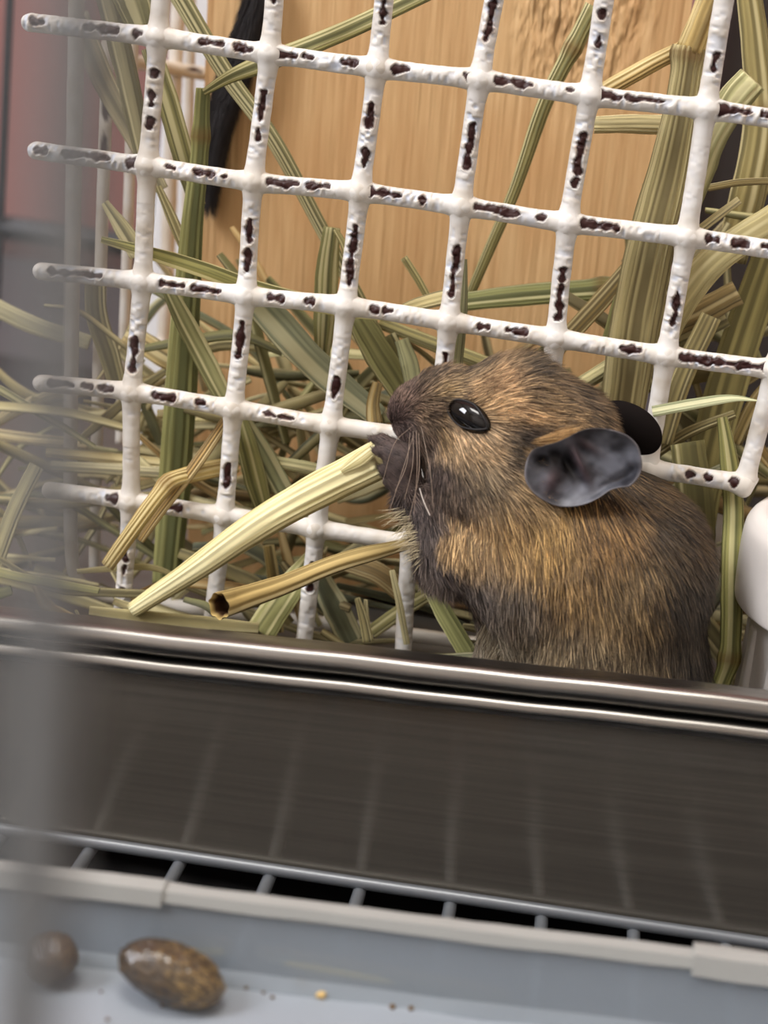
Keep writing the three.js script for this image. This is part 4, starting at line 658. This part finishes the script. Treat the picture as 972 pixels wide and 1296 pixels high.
  for (let i = 0; i < tri; i++) { get(a, B.idx[i * 3]); get(b, B.idx[i * 3 + 1]); get(c, B.idx[i * 3 + 2]); total += b.clone().sub(a).cross(c.clone().sub(a)).length() / 2; area[i] = total; }
  const inEar = (x, y) => { let s = false; for (let i = 0, j = earOut.length - 1; i < earOut.length; j = i++) { const p = earOut[i].map((v, k) => lerp(q(430, 490)[k], v, 0.9)), o = earOut[j].map((v, k) => lerp(q(430, 490)[k], v, 0.9)); if ((p[1] > y) !== (o[1] > y) && x < (o[0] - p[0]) * (y - p[1]) / (o[1] - p[1]) + p[0]) s = !s; } return s; };
  const eye2 = camera.position.clone().divideScalar(MM), COUNT = 420000;
  for (let i = 0; i < COUNT; i++) {
    const r = rand() * total; let lo_ = 0, hi_ = tri - 1; while (lo_ < hi_) { const m = (lo_ + hi_) >> 1; area[m] < r ? lo_ = m + 1 : hi_ = m; }
    get(a, B.idx[lo_ * 3]); get(b, B.idx[lo_ * 3 + 1]); get(c, B.idx[lo_ * 3 + 2]);
    let u = rand(), v = rand(); if (u + v > 1) { u = 1 - u; v = 1 - v; }
    const p = a.clone().addScaledVector(b.clone().sub(a), u).addScaledVector(c.clone().sub(a), v), n = grad(body, [p.x, p.y, p.z]), toEye = eye2.clone().sub(p).normalize();
    if (n.dot(toEye) < -0.35 || p.y < OFF - 17) continue;
    const w = p.clone().multiplyScalar(MM), [x, y] = proj(w), o = plan(x, y);
    if (rand() > clamp(1.5 / Math.max(0.9, o.len * 0.55), 0.28, 1)) continue;
    const e = p.clone().sub(eyeC), ex = e.dot(eyeX) / 2.9, ey = e.dot(eyeY) / (1.52 * (0.55 + 0.45 * Math.sqrt(Math.max(0, 1 - (e.dot(eyeX) / 3.1) ** 2)))); if (ex * ex + ey * ey < 1 && e.dot(eyeN) > -1) continue;
    if (inEar(x, y)) continue;
    const clump = new THREE.Vector3(fbm(p.x * 0.9, p.y * 0.9, p.z * 0.9, 2), fbm(p.x * 0.9 + 40, p.y * 0.9, p.z * 0.9, 2), fbm(p.x * 0.9, p.y * 0.9 + 40, p.z * 0.9, 2)).multiplyScalar(0.55);
    const d = o.d.clone().addScaledVector(n, -o.d.dot(n)).normalize().add(clump); d.x += (rand() - 0.5) * 0.3; d.y += (rand() - 0.5) * 0.3; d.z += (rand() - 0.5) * 0.3;
    d.addScaledVector(n, -d.dot(n)).normalize().addScaledVector(n, o.lift + 0.16 * rand()).normalize();
    const band = clamp(0.5 + 0.9 * fbm(p.x * 0.55, p.y * 0.55, p.z * 0.55, 2) + (rand() - 0.5) * 1.7), bright = rand() < 0.28, k = bright ? 1.5 + 0.6 * rand() : 0.5 + 0.42 * rand();
    list.push({ p: w, d, n, l: o.len * (0.75 + 0.65 * rand()) * MM, w: (0.06 + 0.014 * o.len) * (bright ? 1.35 : 1) * MM, c: mix3(o.b, o.a, band).map((q) => q * k * 1.2) });
  }
  // tufts: golden hair before the ear, pale hairs at the wrist and elbow
  const tuft = (x0, y0, x1, y1, n, dx, dy, len, A, Bc, dz = 0, spread = 0.4) => { for (let i = 0; i < n; i++) { const s = rand(), p = onSkin(lerp(x0, x1, s) + (rand() - 0.5) * 8, lerp(y0, y1, s) + (rand() - 0.5) * 8), nn = grad(body, [p.x, p.y, p.z]), d = CR.clone().multiplyScalar(dx + (rand() - 0.5) * spread).addScaledVector(CU, -dy + (rand() - 0.5) * spread).addScaledVector(VIEW, dz + (rand() - 0.5) * 0.3).normalize(); list.push({ p: p.multiplyScalar(MM), d, n: nn, l: len * (0.6 + 0.7 * rand()) * MM, w: 0.11 * MM, c: mix3(lin(...A), lin(...Bc), rand()).map((v) => v * 1.2) }); } };
  tuft(668, 562, 700, 548, 420, 1, -0.05, 3.6, [214, 174, 116], [120, 92, 60], 0.8); tuft(655, 565, 668, 620, 420, 0.7, 0.3, 2.6, [170, 138, 92], [84, 66, 46], 0.5);
  tuft(516, 640, 545, 700, 150, -0.8, 0.5, 3.2, [196, 182, 146], [140, 126, 100], 0, 0.9); tuft(545, 712, 575, 735, 200, -0.2, 1, 3, [128, 112, 98], [64, 54, 50], 0.1, 0.6); tuft(618, 780, 640, 815, 260, -0.35, 1, 3.6, [190, 176, 146], [120, 106, 86], 0, 0.6);
  for (const [g, n] of [[near, 1500], [far, 400]]) { const gp = g.attributes.position, gn = g.attributes.normal;      // short dark hair on the backs of the paws
    for (let i = 0; i < n; i++) { const k = Math.floor(rand() * gp.count), p = new THREE.Vector3().fromBufferAttribute(gp, k), nn = new THREE.Vector3().fromBufferAttribute(gn, k), d = CR.clone().multiplyScalar(-0.75).addScaledVector(CU, 0.6); d.addScaledVector(nn, -d.dot(nn)).normalize().addScaledVector(nn, 0.2 + 0.2 * rand()).normalize(); list.push({ p, d, n: nn, l: (0.35 + 0.4 * rand()) * MM, w: 0.07 * MM, c: mix3(lin(50, 42, 40), lin(122, 106, 96), rand()) }); } }
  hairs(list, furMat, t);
}
renderer.render(scene, camera);
